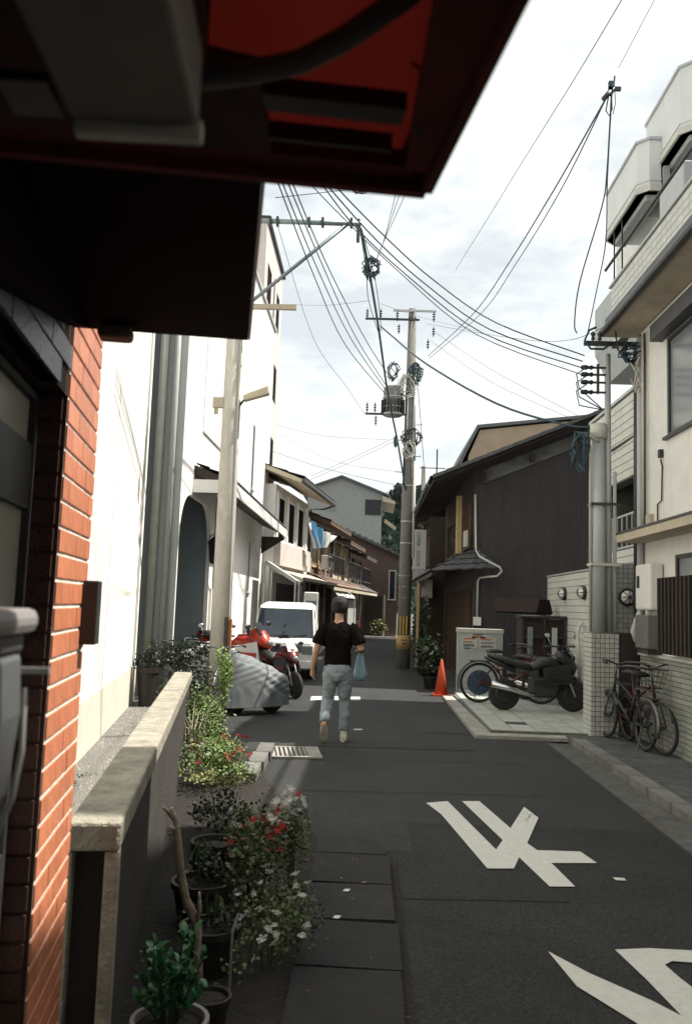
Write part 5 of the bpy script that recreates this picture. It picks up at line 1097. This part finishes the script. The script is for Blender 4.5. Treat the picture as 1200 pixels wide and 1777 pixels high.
bicycle('bicycle with a blue disc in its rear wheel parked on the tiled apron', (2.45, 15.1, 0.082), R(-84), DRED, .34, False, R(3), 0, ('rear', mat('dull_blue_disc', (.05, .09, .16), .6, .4, 12)))
bicycle('old bicycle nearest the viewer leaning at the white building beside the tiled pillar', (3.38, 10.76, .07), R(184), DRED, .30, False, R(4), R(12))
bicycle('dark bicycle with a chrome handlebar against the shaded recess by the tiled pillar', (3.20, 11.0, .07), R(8), BLACK, .29, False, R(3), 0, rear_basket=True)
sportbike('black motorcycle with a silver muffler parked along the edge of the tiled apron', (2.72, 14.15, .082), R(-84), R(3), BLACK, BLACK, .86)
kscooter('dark scooter with round mirrors parked behind the black scooter', (3.15, 15.4, .082), R(-150), BLACK)
# covered scooter
def covered(label, loc, rz, L_, W_, H_, m_, seed, front=.72):
    t = T('covered_scooter', label, 'scooter cover', loc, rz); rd = random.Random(seed)
    A = MB(); nu, nv = 60, 90; vs = []
    for j in range(nu+1):
        u = j/nu; y = -L_/2+L_*u
        hgt = H_*(1-.42*u**1.2-.25*max(0, .12-u)/.12)+.012*math.sin(u*19)
        wd = W_*(.5+.5*math.sin(math.pi*min(.98, max(.02, u)))**.6)
        for i in range(nv+1):
            t_ = i/nv; a = math.pi*t_; x = -wd/2*math.cos(a)*(1.0 if math.sin(a) < .6 else .92); z = .12+(hgt-.12)*math.sin(a)**.40
            fold = .006*math.sin(y*9+x*7)+.010*math.sin(z*42+y*24+x*4)*(.5+.5*math.sin(y*5))+.007*math.sin(z*75-y*22); k = 1-.92*math.sin(a)**2
            vs.append((x*(1+fold*1.3*k/(wd/2+.1)), y+fold*.9*k, z+fold*.35*(1-k)))
    A.add(vs, [(j*(nv+1)+i, j*(nv+1)+i+1, (j+1)*(nv+1)+i+1, (j+1)*(nv+1)+i) for j in range(nu) for i in range(nv)])
    A.add([V(vs[i]) for i in range(nv+1)]+[(0, -L_/2+.02, .16)], [(i, i+1, nv+1) for i in range(nv)]).add([V(vs[nu*(nv+1)+i]) for i in range(nv+1)]+[(0, L_/2-.02, .16)], [(i, i+1, nv+1) for i in range(nv)])
    A.build('cover', m_, t, smooth=True)
    for y in (L_*.30, -L_*.30): wheel(t, (0, y, .2), .2, .09, rimm=DMET)
    MB().box((-.14, -L_*.4, .1), (.14, L_*.4, .16)).build('chassis', RUST, t)
    return t
covered('scooter under a wrinkled grey cover beside the left utility pole', (-1.68, 13.1, 0), R(-48), 1.12, .50, .98, COVG, 3)
covered('scooter under a pale sheet inside the arched porch forecourt', (-3.0, 15.6, 0), R(75), 1.1, .6, 1.05, COVW, 8)
# cone
cn_ = T('traffic_cone', 'orange traffic cone in front of the dark townhouse', 'traffic cone', (1.42, 16.8, 0))
MB().lathe([(.0, .035), (.13, .035), (.02, .68), (.012, .69), (0, .69)], n=20).build('cone', ORANGE, cn_, smooth=True)
MB().prism([(-.17, -.13, 0), (-.13, -.17, 0), (.13, -.17, 0), (.17, -.13, 0), (.17, .13, 0), (.13, .17, 0), (-.13, .17, 0), (-.17, .13, 0)], (0, 0, .034)).build('base', ORANGE, cn_)
# notice board, shelves
nb = T('notice_board', 'pale metal panel with paper notices standing behind the parked bicycle', 'notice board', (1.80, 17.5, 0))
MB().box((0, 0, .02), (.88, .35, 1.27)).build('cabinet', mat('board_paint', (.40, .44, .42), .6, .06, 5, dirt=.3, dscale=3), nb, bevel=.01)
MB().box((-.015, -.02, 1.2), (.90, .36, 1.275)).build('top_trim', PVCL, nb)
PAP = mat('notice_paper', (.52, .54, .50), .8, .06, 6); PRN = mat('notice_print', (.45, .18, .09), .8, .2, 10); PRG = mat('notice_print_green', (.10, .22, .20), .8, .2, 10); PRB = mat('notice_print_grey', (.2, .21, .23), .8, .2, 10)
for (x, z, w_, h_, cs) in ((.07, .90, .30, .22, (PRN, PRN, PRG)), (.42, .88, .32, .24, (PRN, PRB, PRB)), (.26, 1.09, .28, .1, (PRG, PRN)), (.10, .84, .18, .05, (PRG,))):
    pp = MB().box((x, -.012, z), (x+w_, -.001, z+h_)).build('paper_notice', PAP, nb)
    for k, m_ in enumerate(cs): MB().box((x+.02, -.016, z+h_*(.82-.3*k)-.02), (x+w_*random.uniform(.7, .92), -.0125, z+h_*(.82-.3*k)+.012)).build('printed_line', m_, pp)
    for k in range(3): MB().box((x+.03, -.0155, z+.02+k*.022), (x+w_*random.uniform(.5, .85), -.0125, z+.028+k*.022)).build('printed_line', PRB, pp)
da = T('small_black_awning', 'small black awning over dark shelves on the charcoal wall', 'awning', (2.42, 16.8, 0))
MB().prism([(0, 0, 1.62), (.0, .0, 1.64), (.04, .5, 1.90), (.04, .55, 1.88)], (1.1, 0, 0)).build('cloth', SOFF, da); MB().tube([(.02, .02, 1.62), (1.08, .02, 1.62)], .015, 6).build('front_bar', DMET, da)
for x in (1.02,): MB().box((x, .02, .07), (x+.03, .05, 1.62)).build('post', DMET, da)
ds = T('dark_storage_rack', 'dark storage rack with plastic sheets standing against the tiled lamp wall', 'rack', (2.85, 16.3, .07))
MB().box((0, .1, 0), (.8, .6, 1.45)).build('inner_panel', WOOD, ds); MB().box((-.03, -.02, 1.46), (.83, .62, 1.52)).build('top', DMET, ds, bevel=.02)
for x in (0, .4, .77): MB().box((x, .0, 0), (x+.035, .04, 1.46)).build('post', DMET, ds)
for z in (.3, .7, 1.1): MB().box((.036, .0, z), (.765, .099, z+.03)).build('shelf', DMET, ds)
for x, c_ in ((.10, GLASSL), (.55, PVC)): MB().box((x, -.012, .5), (x+.10, -.001, 1.3)).build('hanging_sheet', c_, ds)
pp_ = T('wall_drain_pipe', 'pale drain pipe with a bend on the tiled lamp wall', 'pipe', (3.62, 14.9, 0))
MB().tube([(.03, .1, 1.5), (-.02, .1, 1.45), (-.05, .1, 1.3), (-.03, .1, 1.0), (-.0, .1, .35)], .03, 8).build('pipe', PVCL, pp_, smooth=True)
tr_ = T('white_tray', 'white plastic tray on a dark crate behind the tiled pillar', 'tray', (3.28, 15.0, .082))
MB().box((0, 0, .34), (.4, .3, .40)).build('tray', PVCL, tr_, bevel=.015)
MB().box((.03, .02, 0), (.37, .28, .339)).build('crate', BLACK, tr_)

# ================================================================== MAN
mn = T('person', 'man in a black t-shirt and pale jeans walking away down the middle of the street', 'person', (-.36, 10.75, 0), R(1))
def organic(mb, name, m_, par, vox=.011, sm=4):
    o = mb.build(name, m_, par, smooth=True); r_ = o.modifiers.new('remesh', 'REMESH'); r_.mode = 'VOXEL'; r_.voxel_size = vox; r_.use_smooth_shade = True
    s = o.modifiers.new('smooth', 'SMOOTH'); s.iterations = sm; s.factor = .5; return o
def hand(A, wr, dr, up, side, curl=.5, s=1):
    """palm + 4 fingers + thumb; dr along the hand, up = back of the hand, side = towards the thumb"""
    wr, dr, up, side = V(wr), V(dr).normalized(), V(up).normalized(), V(side).normalized()
    A.tube([wr-dr*.02, wr+dr*.03, wr+dr*.085], [.026*s, .036*s, .036*s], 10, flat=.62)
    for k, L_ in enumerate((.066, .075, .070, .055)):
        o0 = wr+dr*.085+side*(.027-.018*k); d = dr.copy(); pts = [o0-dr*.02, o0]
        for seg in range(3):
            d = (d*math.cos(curl*.55)-up*math.sin(curl*.55)).normalized(); pts.append(pts[-1]+d*L_*(.42, .32, .26)[seg])
        A.tube(pts, [.0095, .0098, .009, .0085, .007], 8)
    A.tube([wr+dr*.02+side*.02, wr+dr*.05+side*.045-up*.01, wr+dr*.08+side*.052-up*.02, wr+dr*.105+side*.05-up*.03], [.014, .012, .011, .009], 8)
A = MB()
A.loft([((0, -.02, 1.36), .11, .08, None), ((0, -.01, 1.43), .075, .065, None), ((0, .0, 1.47), .056, .056, None), ((0, .012, 1.53), .055, .058, None), ((0, .03, 1.56), .062, .075, None), ((0, .04, 1.61), .074, .092, None), ((0, .04, 1.66), .076, .096, None), ((0, .035, 1.70), .062, .08, None), ((0, .03, 1.725), .03, .04, None)], 16)
A.tube([(0, .13, 1.63), (0, .155, 1.60), (0, .135, 1.59)], [.008, .014, .010], 8).ell((0, .12, 1.555), .035, .03, .02)   # nose, chin
for s in (-1, 1): A.ell((s*.08, .035, 1.605), .012, .022, .032); A.ell((s*.03, .115, 1.625), .012, .01, .008)
# torso, arms and legs of the body
A.loft([((0, 0, .80), .12, .07, None), ((0, 0, .95), .12, .07, None), ((0, .01, 1.1), .11, .065, None), ((0, .01, 1.28), .13, .07, None), ((0, -.005, 1.39), .14, .06, None)], 16)
LA = [(-.17, -.01, 1.385), (-.225, -.02, 1.26), (-.265, -.03, 1.10), (-.29, .0, .97), (-.305, .04, .86)]
RA = [(.17, -.01, 1.385), (.225, -.03, 1.26), (.275, -.05, 1.13), (.285, .08, 1.10), (.27, .20, 1.10)]
A.tube(LA, [.052, .048, .040, .036, .026], 12); A.tube(RA, [.052, .048, .043, .040, .028], 12)
hand(A, LA[-1], (-.05, .12, -1), (-1, 0, 0), (.1, 1, 0), .75); hand(A, RA[-1], (-.1, 1, -.15), (0, .1, 1), (-1, 0, 0), 1.8)
LL = [(-.085, 0, .86), (-.10, .03, .66), (-.11, .03, .47), (-.13, -.12, .32), (-.135, -.26, .21)]
RL = [(.085, 0, .86), (.095, .04, .66), (.10, .07, .47), (.10, .04, .28), (.10, .01, .09)]
for P_ in (LL, RL): A.tube(P_, [.085, .072, .055, .050, .036], 12)
body = organic(A, 'body', SKIN, mn, .0062, 2)
A = MB()   # t-shirt
A.loft([((0, 0, .83), .168, .118, None), ((0, 0, .87), .165, .116, None), ((0, .005, 1.0), .160, .110, None), ((0, .01, 1.12), .165, .112, None), ((0, .0, 1.26), .188, .118, None), ((0, -.01, 1.345), .195, .108, None), ((0, -.01, 1.395), .165, .088, None), ((0, -.005, 1.425), .10, .07, None), ((0, -.002, 1.445), .078, .066, None)], 22)
A.tube([(-.13, -.01, 1.37), (-.19, -.01, 1.345), (-.225, -.02, 1.25), (-.25, -.025, 1.165)], [.075, .076, .074, .078], 14)
A.tube([(.13, -.01, 1.37), (.19, -.015, 1.345), (.235, -.03, 1.25), (.265, -.045, 1.175)], [.075, .076, .074, .078], 14)
sh_ = organic(A, 'tshirt', SHIRT, mn, .009, 4)
tx = bpy.data.textures.new('cloth_folds', 'CLOUDS'); tx.noise_scale = .17; d_ = sh_.modifiers.new('folds', 'DISPLACE'); d_.texture = tx; d_.strength = .045; d_.mid_level = .5
A = MB()   # jeans
A.loft([((0, .0, .93), .155, .112, None), ((0, -.01, .87), .170, .125, None), ((0, -.015, .80), .172, .128, None), ((0, -.005, .74), .150, .11, None), ((0, 0, .72), .10, .08, None)], 20)
A.tube([(-.085, -.01, .82), (-.095, .02, .66), (-.108, .035, .48), (-.128, -.10, .33), (-.135, -.22, .25)], [.098, .086, .074, .066, .058], 14)
A.tube([(.085, -.01, .82), (.093, .03, .66), (.10, .065, .48), (.10, .04, .28), (.10, .015, .13)], [.098, .086, .074, .067, .060], 14)
je = organic(A, 'jeans', JEANS, mn, .009, 3)
tx2 = bpy.data.textures.new('denim_folds', 'CLOUDS'); tx2.noise_scale = .08; d_ = je.modifiers.new('folds', 'DISPLACE'); d_.texture = tx2; d_.strength = .03; d_.mid_level = .5
for s, (an_, rot) in ((-1, ((-.135, -.20, .13), R(-48))), (1, ((.10, .06, .0), 0))):
    A = MB(); A.loft([((0, -.12, .045), .025, .03, (0, 1, 0)), ((0, -.09, .06), .042, .052, (0, 1, 0)), ((0, -.02, .07), .042, .062, (0, 1, 0)), ((0, .07, .05), .048, .045, (0, 1, 0)), ((0, .14, .035), .045, .032, (0, 1, 0)), ((0, .175, .03), .02, .02, (0, 1, 0))], 14)
    A.tube([(0, -.06, .07), (0, -.055, .13)], .045, 12)
    so_ = organic(A, 'shoe', SHOE, mn, .007, 2); so_.location = an_; so_.rotation_euler = (rot, 0, 0)
    A = MB(); A.prism([(.044*math.cos(a)*(1 if math.sin(a) > 0 else .9), .03+.15*math.sin(a), 0) for a in [2*math.pi*k/18 for k in range(18)]], (0, 0, .022)); A.build('sole', FLW if s > 0 else SHOE, so_)
A = MB()   # hair
A.loft([((0, .0, 1.55), .066, .056, None), ((0, .0, 1.59), .092, .095, None), ((0, .01, 1.64), .107, .118, None), ((0, .015, 1.69), .106, .122, None), ((0, .02, 1.735), .082, .10, None), ((0, .02, 1.765), .04, .055, None)], 18)
for k in range(60):
    a = random.uniform(0, 6.28); z = random.uniform(1.58, 1.74); r_ = .095*math.sqrt(max(.05, 1-((z-1.65)/.105)**2)); A.tube([(r_*math.cos(a), .01+r_*1.1*math.sin(a), z), ((r_+.016)*math.cos(a+.1), .01+(r_*1.1+.016)*math.sin(a+.1), z-.02)], [.011, .003], 5)
organic(A, 'hair', HAIR, mn, .006, 1)
bgm = T('blue_shopping_bag', 'pale blue plastic bag hanging from the walking man\'s right hand', 'bag', (-.36+.27, 10.75+.27, 0))
A = MB(); A.loft([((0, 0, 1.10), .015, .02, None), ((0, 0, 1.0), .04, .035, None), ((0, 0, .9), .07, .05, None), ((.005, 0, .8), .085, .06, None), ((.005, 0, .74), .08, .06, None), ((.005, 0, .715), .04, .03, None)], 22)
for i, p in enumerate(A.v): A.v[i] = p+V((.010*math.sin(p.z*40+math.atan2(p.y, p.x)*5), .008*math.cos(p.z*30+math.atan2(p.y, p.x)*4), 0))
bo = A.build('bag_body', BLUEB, bgm, smooth=True)
MB().tube([(-.01, 0, 1.08), (-.02, 0, 1.15), (.0, .0, 1.17), (.02, 0, 1.15), (.01, 0, 1.08)], .008, 6).build('handle', BLUEB, bgm, smooth=True)

# ================================================================== PLANTS
def leafcloud(A, c, rx, ry, rz, n_, ls, seed, up=.3, hollow=0, clumps=7, wide=.45):
    rd = random.Random(seed); c = V(c)
    cl = [V((rd.gauss(0, .42), rd.gauss(0, .42), rd.gauss(.05, .42))) for _ in range(clumps)]
    for k in range(n_):
        q = cl[rd.randrange(clumps)]+V((rd.gauss(0, .27), rd.gauss(0, .27), rd.gauss(0, .27)))
        if q.length > 1.35: continue
        p = c+V((q.x*rx, q.y*ry, q.z*rz)); l_ = ls*rd.uniform(.6, 1.3)
        d = V((rd.gauss(0, 1), rd.gauss(0, 1), rd.gauss(up, .7))).normalized(); s = d.cross(V((rd.gauss(0, 1), rd.gauss(0, 1), rd.gauss(0, 1)))).normalized()*l_*wide
        A.add([p, p+d*l_*.5+s, p+d*l_, p+d*l_*.5-s], [(0, 1, 2, 3)])
def pot(par, c, r_, h_, m_=POTD):
    MB().lathe([(0, 0), (r_*.72, 0), (r_*.97, h_*.86), (r_*1.06, h_*.87), (r_*1.06, h_), (r_*.94, h_), (r_*.9, h_*.9), (0, h_*.9)], c=c, n=24).build('pot', m_, par, smooth=False); V_ = V(c); MB().lathe([(0, h_*.90), (r_*.92, h_*.905), (r_*.5, h_*.95), (0, h_*.96)], c=c, n=14).build('soil', SOIL, par, smooth=True)
def stems(A, c, n_, h_, sp, r_, seed, base=.0):
    rd = random.Random(seed); c = V(c)
    for k in range(n_):
        a = rd.uniform(0, 6.28); s = rd.uniform(.2, 1)*sp; A.tube([c+V((.02*math.cos(a), .02*math.sin(a), base)), c+V((s*.5*math.cos(a), s*.5*math.sin(a), base+h_*.55)), c+V((s*math.cos(a), s*math.sin(a), h_*rd.uniform(.75, 1)))], [r_, r_*.7, r_*.35], 4)
flower_w = MB(); flower_r = MB()
for k in range(7):
    a = 2*math.pi*k/7; q = V((math.cos(a), math.sin(a), .25)); s = V((-math.sin(a), math.cos(a), 0))
    for mb_, R_ in ((flower_w, .014), (flower_r, .013)):
        mb_.add([V((0, 0, 0)), q*R_*.6+s*R_*.35, q*R_, q*R_*.6-s*R_*.35], [(0, 1, 2, 3)])
for k in range(9):
    a = k*2.4; rr_ = .0075*math.sqrt(k+1); c = V((rr_*math.cos(a), rr_*math.sin(a), .004*math.sin(k*3)+.008)); 
    for mb_, R_ in ((flower_w, .007), (flower_r, .008)):
        for j in range(4): 
            b_a = j*math.pi/2+k; mb_.add([c, c+V((R_*math.cos(b_a-.5), R_*math.sin(b_a-.5), .006)), c+V((R_*1.3*math.cos(b_a), R_*1.3*math.sin(b_a), .004)), c+V((R_*math.cos(b_a+.5), R_*math.sin(b_a+.5), .006))], [(0, 1, 2, 3)])
fwm = flower_w.mesh('flower', FLW); frm = flower_r.mesh('flower', FLR)
def plant(name, label, loc, h_, r_, leafm, n_, ls, seed, zl=None, potr=0, poth=.2, potm=POTD, fw=0, frd=0, cat='plant', group=None, ry=None, clumps=9, fz=(.6, 1.05), wide=.45, fs=1.0):
    t = T(name, label, cat, loc, 0, group); rd = random.Random(seed*7); ry = ry or r_
    if potr: pot(t, (0, 0, 0), potr, poth, potm)
    A = MB(); stems(A, (0, 0, 0), max(6, int(n_/160)), h_, r_, .005, seed, poth*.85 if potr else 0); A.build('stem', LEAF if n_ < 3000 else LEAFD, t)
    A = MB(); z0 = zl if zl is not None else (poth*.8 if potr else .05); leafcloud(A, (0, 0, (h_+z0)/2), r_, ry, (h_-z0)/2*.95, n_, ls, seed, clumps=clumps, wide=wide); A.build('foliage', leafm, t)
    for me, cnt in ((fwm, fw), (frm, frd)):
        for k in range(cnt):
            a = rd.uniform(0, 6.28); s = rd.uniform(.3, 1.0)**.5; z = h_*rd.uniform(*fz)
            inst(me, 'flower', t, (r_*s*math.cos(a), ry*s*math.sin(a), z), (rd.uniform(-.9, .9), rd.uniform(-.9, .9), rd.uniform(0, 6)), [rd.uniform(.8, 1.6)*fs]*3)
    return t
plant('flowering_shrub', 'tall flowering shrub with red and white blooms in the middle of the left planting', (-.56, 4.75, .0), .58, .16, LEAFM, 2300, .024, 11, fw=26, frd=40, ry=.34, fs=.62, clumps=12, fz=(.5, 1.05))
plant('flowering_shrub', 'dark leafy shrub with white blooms at the lower edge of the planting', (-.40, 4.05, .0), .36, .18, LEAFM, 1400, .020, 12, fw=26, frd=0, ry=.38, fs=.62, clumps=12, fz=(.55, 1.05))
plant('flowering_shrub', 'white flowered plant reaching over the gutter slabs', (-.40, 5.1, .0), .55, .10, LEAFM, 800, .022, 13, fw=14, frd=4, ry=.12, fs=.7)
plant('feathery_plant', 'bright feathery green plant in front of the left utility pole', (-1.64, 8.9, .0), .70, .24, LEAFL, 4300, .026, 14, fw=0, frd=0, ry=.6, clumps=14)
plant('red_flowering_bush', 'green bush dotted with red blooms beyond the yellowish leaves', (-1.32, 8.0, .0), .40, .28, LEAFL, 3600, .024, 15, frd=30, fw=8, ry=.5, fs=.8, clumps=14, fz=(.6, 1.0))
plant('tall_weed', 'tall light green weed growing up the foot of the utility pole', (-1.92, 11.9, .0), 1.0, .13, LEAFL, 1500, .035, 16, ry=.15, clumps=6)
plant('yellow_leafed_plant', 'low plant with yellowish leaves along the low wall', (-1.00, 6.3, .0), .42, .24, LEAFY, 650, .024, 17, zl=.36, ry=.30, clumps=10)
plant('yellow_leafed_plant', 'dark olive foliage under the yellowish leaves', (-.98, 6.2, .0), .28, .20, LEAFD, 700, .028, 18, ry=.4, clumps=10)
plant('dark_potted_plant', 'dark leafy plant in a round pot beside the dead branch', (-.80, 4.55, .0), .42, .13, LEAFD, 350, .026, 19, potr=.15, poth=.24)
plant('dark_potted_plant', 'low dark plant in a pot between the branch and the flowers', (-.66, 4.0, .0), .30, .12, LEAFD, 260, .026, 20, potr=.13, poth=.22)
plant('dark_potted_plant', 'small dark plant in a pot in front of the arch pipes', (-3.35, 13.4, .0), .95, .18, LEAFD, 700, .04, 22, potr=.17, poth=.6)
plant('dark_hedge', 'dark shrub between the end of the low wall and the utility pole', (-2.35, 11.6, .0), .85, .3, LEAFD, 3800, .035, 23, ry=.8, clumps=12)
plant('dark_potted_plant', 'dark reddish plant spilling over the basket behind the low wall', (-2.95, 13.9, .0), 1.0, .35, LEAFD, 2200, .04, 24, potr=.2, poth=.5)
A = MB(); rd = random.Random(88)
for k in range(2600):
    p = Lw(rd.uniform(-.93, -.06), rd.uniform(.6, 11.5), .012); r_ = rd.uniform(.006, .017); a = rd.uniform(0, 6.3)
    u = V((math.cos(a), math.sin(a), 0))*r_; q = V((-math.sin(a), math.cos(a), 0))*r_*rd.uniform(.6, 1)
    A.add([p-u-q, p+u-q, p+u*.8+q, p-u+q*.8, p+V((0, 0, r_*1.1))], [(0, 1, 4), (1, 2, 4), (2, 3, 4), (3, 0, 4)])
tag(A.build('loose_gravel', mat('pebble', (.36, .35, .32), .9, .45, 3)), 'loose gravel between the low wall and the plain white building', 'gravel', kind='stuff')
plant('gravel_weed', 'small green weeds in the gravel at the foot of the plain white building', Lw(-.8, 5.2), .10, .08, LEAF, 300, .02, 91, ry=.5)
# broad leafed shrub in the pot at the bottom left : every leaf a part
bl = T('broad_leaf_shrub', 'glossy broad leafed shrub in a grey pot at the bottom left', 'potted shrub', (-.625, 3.06, .0))
pot(bl, (0, 0, 0), .125, .25, POTG)
lm = MB(); ps = []
for i in range(6):
    t = i/5; w_ = .0135*math.sin(math.pi*min(.98, t*.9+.08))**.8; zc = .012*math.sin(t*2.6)
    ps += [(-w_, t*.056, zc+.004), (0, t*.056, zc), (w_, t*.056, zc+.004)]
lm.add(ps, [(i*3+j, i*3+j+1, i*3+j+4, i*3+j+3) for i in range(5) for j in range(2)]); lme = lm.mesh('leaf', LEAFB, True)
rd = random.Random(77); A = MB()
for k in range(17):
    a = rd.uniform(0, 6.28); sp = rd.uniform(.03, .15); h_ = rd.uniform(.36, .56) if sp < .1 else rd.uniform(.3, .46)
    p0 = V((.02*math.cos(a), .02*math.sin(a), .22)); p1_ = V((sp*.6*math.cos(a), sp*.6*math.sin(a), .22+(h_-.22)*.6)); p2_ = V((sp*math.cos(a), sp*math.sin(a), h_))
    A.tube([p0, p1_, p2_], [.004, .003, .002], 5)
    for j in range(14):
        t = .25+.75*j/13; p = p0*(1-t)**2+2*p1_*t*(1-t)+p2_*t*t; b_a = j*2.4+k
        inst(lme, 'leaf', bl, p, (rd.uniform(.2, 1.2), rd.uniform(-.4, .4), b_a), [rd.uniform(.55, 1.0)]*3)
A.build('stem', LEAFD, bl)
# dead branch
db = T('bare_branch', 'pale bare pruned branch standing among the dark pots', 'branch', (0, 0, 0))
P_ = [PY(*p) for p in ((345, 1690, 3.9), (341, 1600, 3.85), (322, 1560, 3.8), (313, 1510, 3.75), (309, 1460, 3.7), (305, 1425, 3.68), (298, 1402, 3.66))]
db.location = (P_[0].x, P_[0].y, 0); db.matrix_basis = Matrix.Translation(db.location)
MB().tube([V((P_[0].x, P_[0].y, 0))]+P_, [.022, .02, .021, .019, .017, .016, .013, .008], 9).build('trunk', BARK, db, w=True, smooth=True)
MB().tube([PY(305, 1425, 3.68), PY(293, 1410, 3.66), PY(284, 1401, 3.64)], [.010, .009, .006], 7).build('twig', BARK, db, w=True, smooth=True)
MB().tube([PY(307, 1440, 3.7), PY(297, 1436, 3.66), PY(294, 1434, 3.66)], [.009, .008, .006], 7).build('twig', BARK, db, w=True, smooth=True)
MB().tube([PY(340, 1600, 3.84), PY(347, 1575, 3.8), PY(346, 1548, 3.78)], [.012, .009, .005], 7).build('twig', BARK, db, w=True, smooth=True)
# empty pots and rim, stake
for k, (loc, r_, h_, lab) in enumerate((((-.80, 4.9, 0), .13, .34, 'large dark round pot with a thin rim behind the bare branch'), ((-.56, 3.45, 0), .08, .16, 'small dark pot right of the broad leafed shrub'))):
    t = T('flower_pot', lab, 'flower pot', loc); pot(t, (0, 0, 0), r_, h_, POTD); MB().torus((0, 0, h_), r_*1.03, .004, 'z').build('rim', CONCD, t, smooth=True)
sk = T('plant_stake', 'thin pale stake leaning in the dark planting', 'stake', (-.52, 3.7, 0)); MB().tube([(0, 0, 0), (.0, .02, .30), (.02, .05, .36)], .006, 6).build('rod', POTG, sk)
# dry stalks beside the wall end
dsx = T('dry_stalks', 'pale dry stalks leaning beside the far end of the low wall', 'dry plant', (-1.62, 8.3, 0)); A = MB()
for k in range(8): A.tube([(.03*k-.1, 0, 0), (.03*k-.12, .1*math.sin(k), .45), (.03*k-.22+.02*k, .1, .62+.05*math.sin(k*2))], [.008, .006, .003], 5)
A.build('stalk', BARK, dsx)
# potted plants along the right
for k, (x, y, h_, lab) in enumerate(((1.38, 19.2, .75, 'grey leafed potted plant nearest the cone'), (1.45, 20.6, 1.0, 'tall potted plant left of the townhouse lattice'), (1.5, 22.0, .9, 'dark potted plant right behind the middle pole'), (1.5, 25.0, 1.9, 'tall pale flowering plant beyond the middle pole'), (1.3, 18.2, .45, 'low potted plant at the road edge by the cone'))):
    plant('potted_plant', lab, (x, y, 0), h_, .27, (LEAFD, LEAF, LEAFD, LEAF, LEAFD)[k], 1500, .06, 40+k, potr=.15, poth=.26, potm=POTD, fw=(4, 6, 3, 14, 5)[k], fs=2.0, group='potted plants along the right side')
# far end clutter
for k, (x, y, h_, m_, lab) in enumerate(((.5, 47.6, .9, LEAFY, 'yellowish bush at the far end of the street'), (-2.0, 44.0, 1.4, LEAF, 'green potted bush in front of the far old townhouses'))):
    plant('bush', lab, (x, y, 0), h_, .4, m_, 1100, .11, 60+k)
rb_ = T('red_box', 'red box standing at the far end of the street', 'box', (-.95, 46.5, 0)); MB().box((0, 0, 0), (.45, .4, 1.0)).build('cabinet', RED, rb_, bevel=.03); MB().box((.03, -.01, .7), (.42, -.001, .9)).build('panel', WHITEP, rb_)
A = MB(); rd = random.Random(9)
for k in range(260):
    if k % 2: x, y = rd.uniform(-.9, .3), rd.uniform(2.6, 9.5)
    else: x, y = 2.28+rd.gauss(0, .05), rd.uniform(4, 11)
    z = .05 if (-.3 < x < .2 and y < 6.2) else .03; r_ = rd.uniform(.006, .018); a = rd.uniform(0, 6.3); u = V((math.cos(a), math.sin(a), .1))*r_; q = V((-math.sin(a), math.cos(a), .2))*r_*.5
    p = V((x, y, z)); A.add([p-u, p-q, p+u, p+q], [(0, 1, 2, 3)])
tag(A.build('leaf_litter', mat('dry_leaf', (.16, .12, .06), .9, .5, 3)), 'dry leaf litter scattered along the gutters and planting', 'leaf litter', kind='stuff')
# petals on the road
for k, (x, y) in enumerate(((583, 1608), (600, 1560))):
    p = G(x, y); o = MB().prism([(p.x-.02, p.y-.012, .045), (p.x+.012, p.y-.02, .045), (p.x+.024, p.y+.01, .05), (p.x-.008, p.y+.018, .047)], (0, 0, .003)).build('fallen_petal', FLW)
    tag(o, ('larger white petal fallen on the gutter slab beside the dark shrub', 'white petal lying on the gutter slab farther up the street')[k], 'petal', 'fallen white petals')
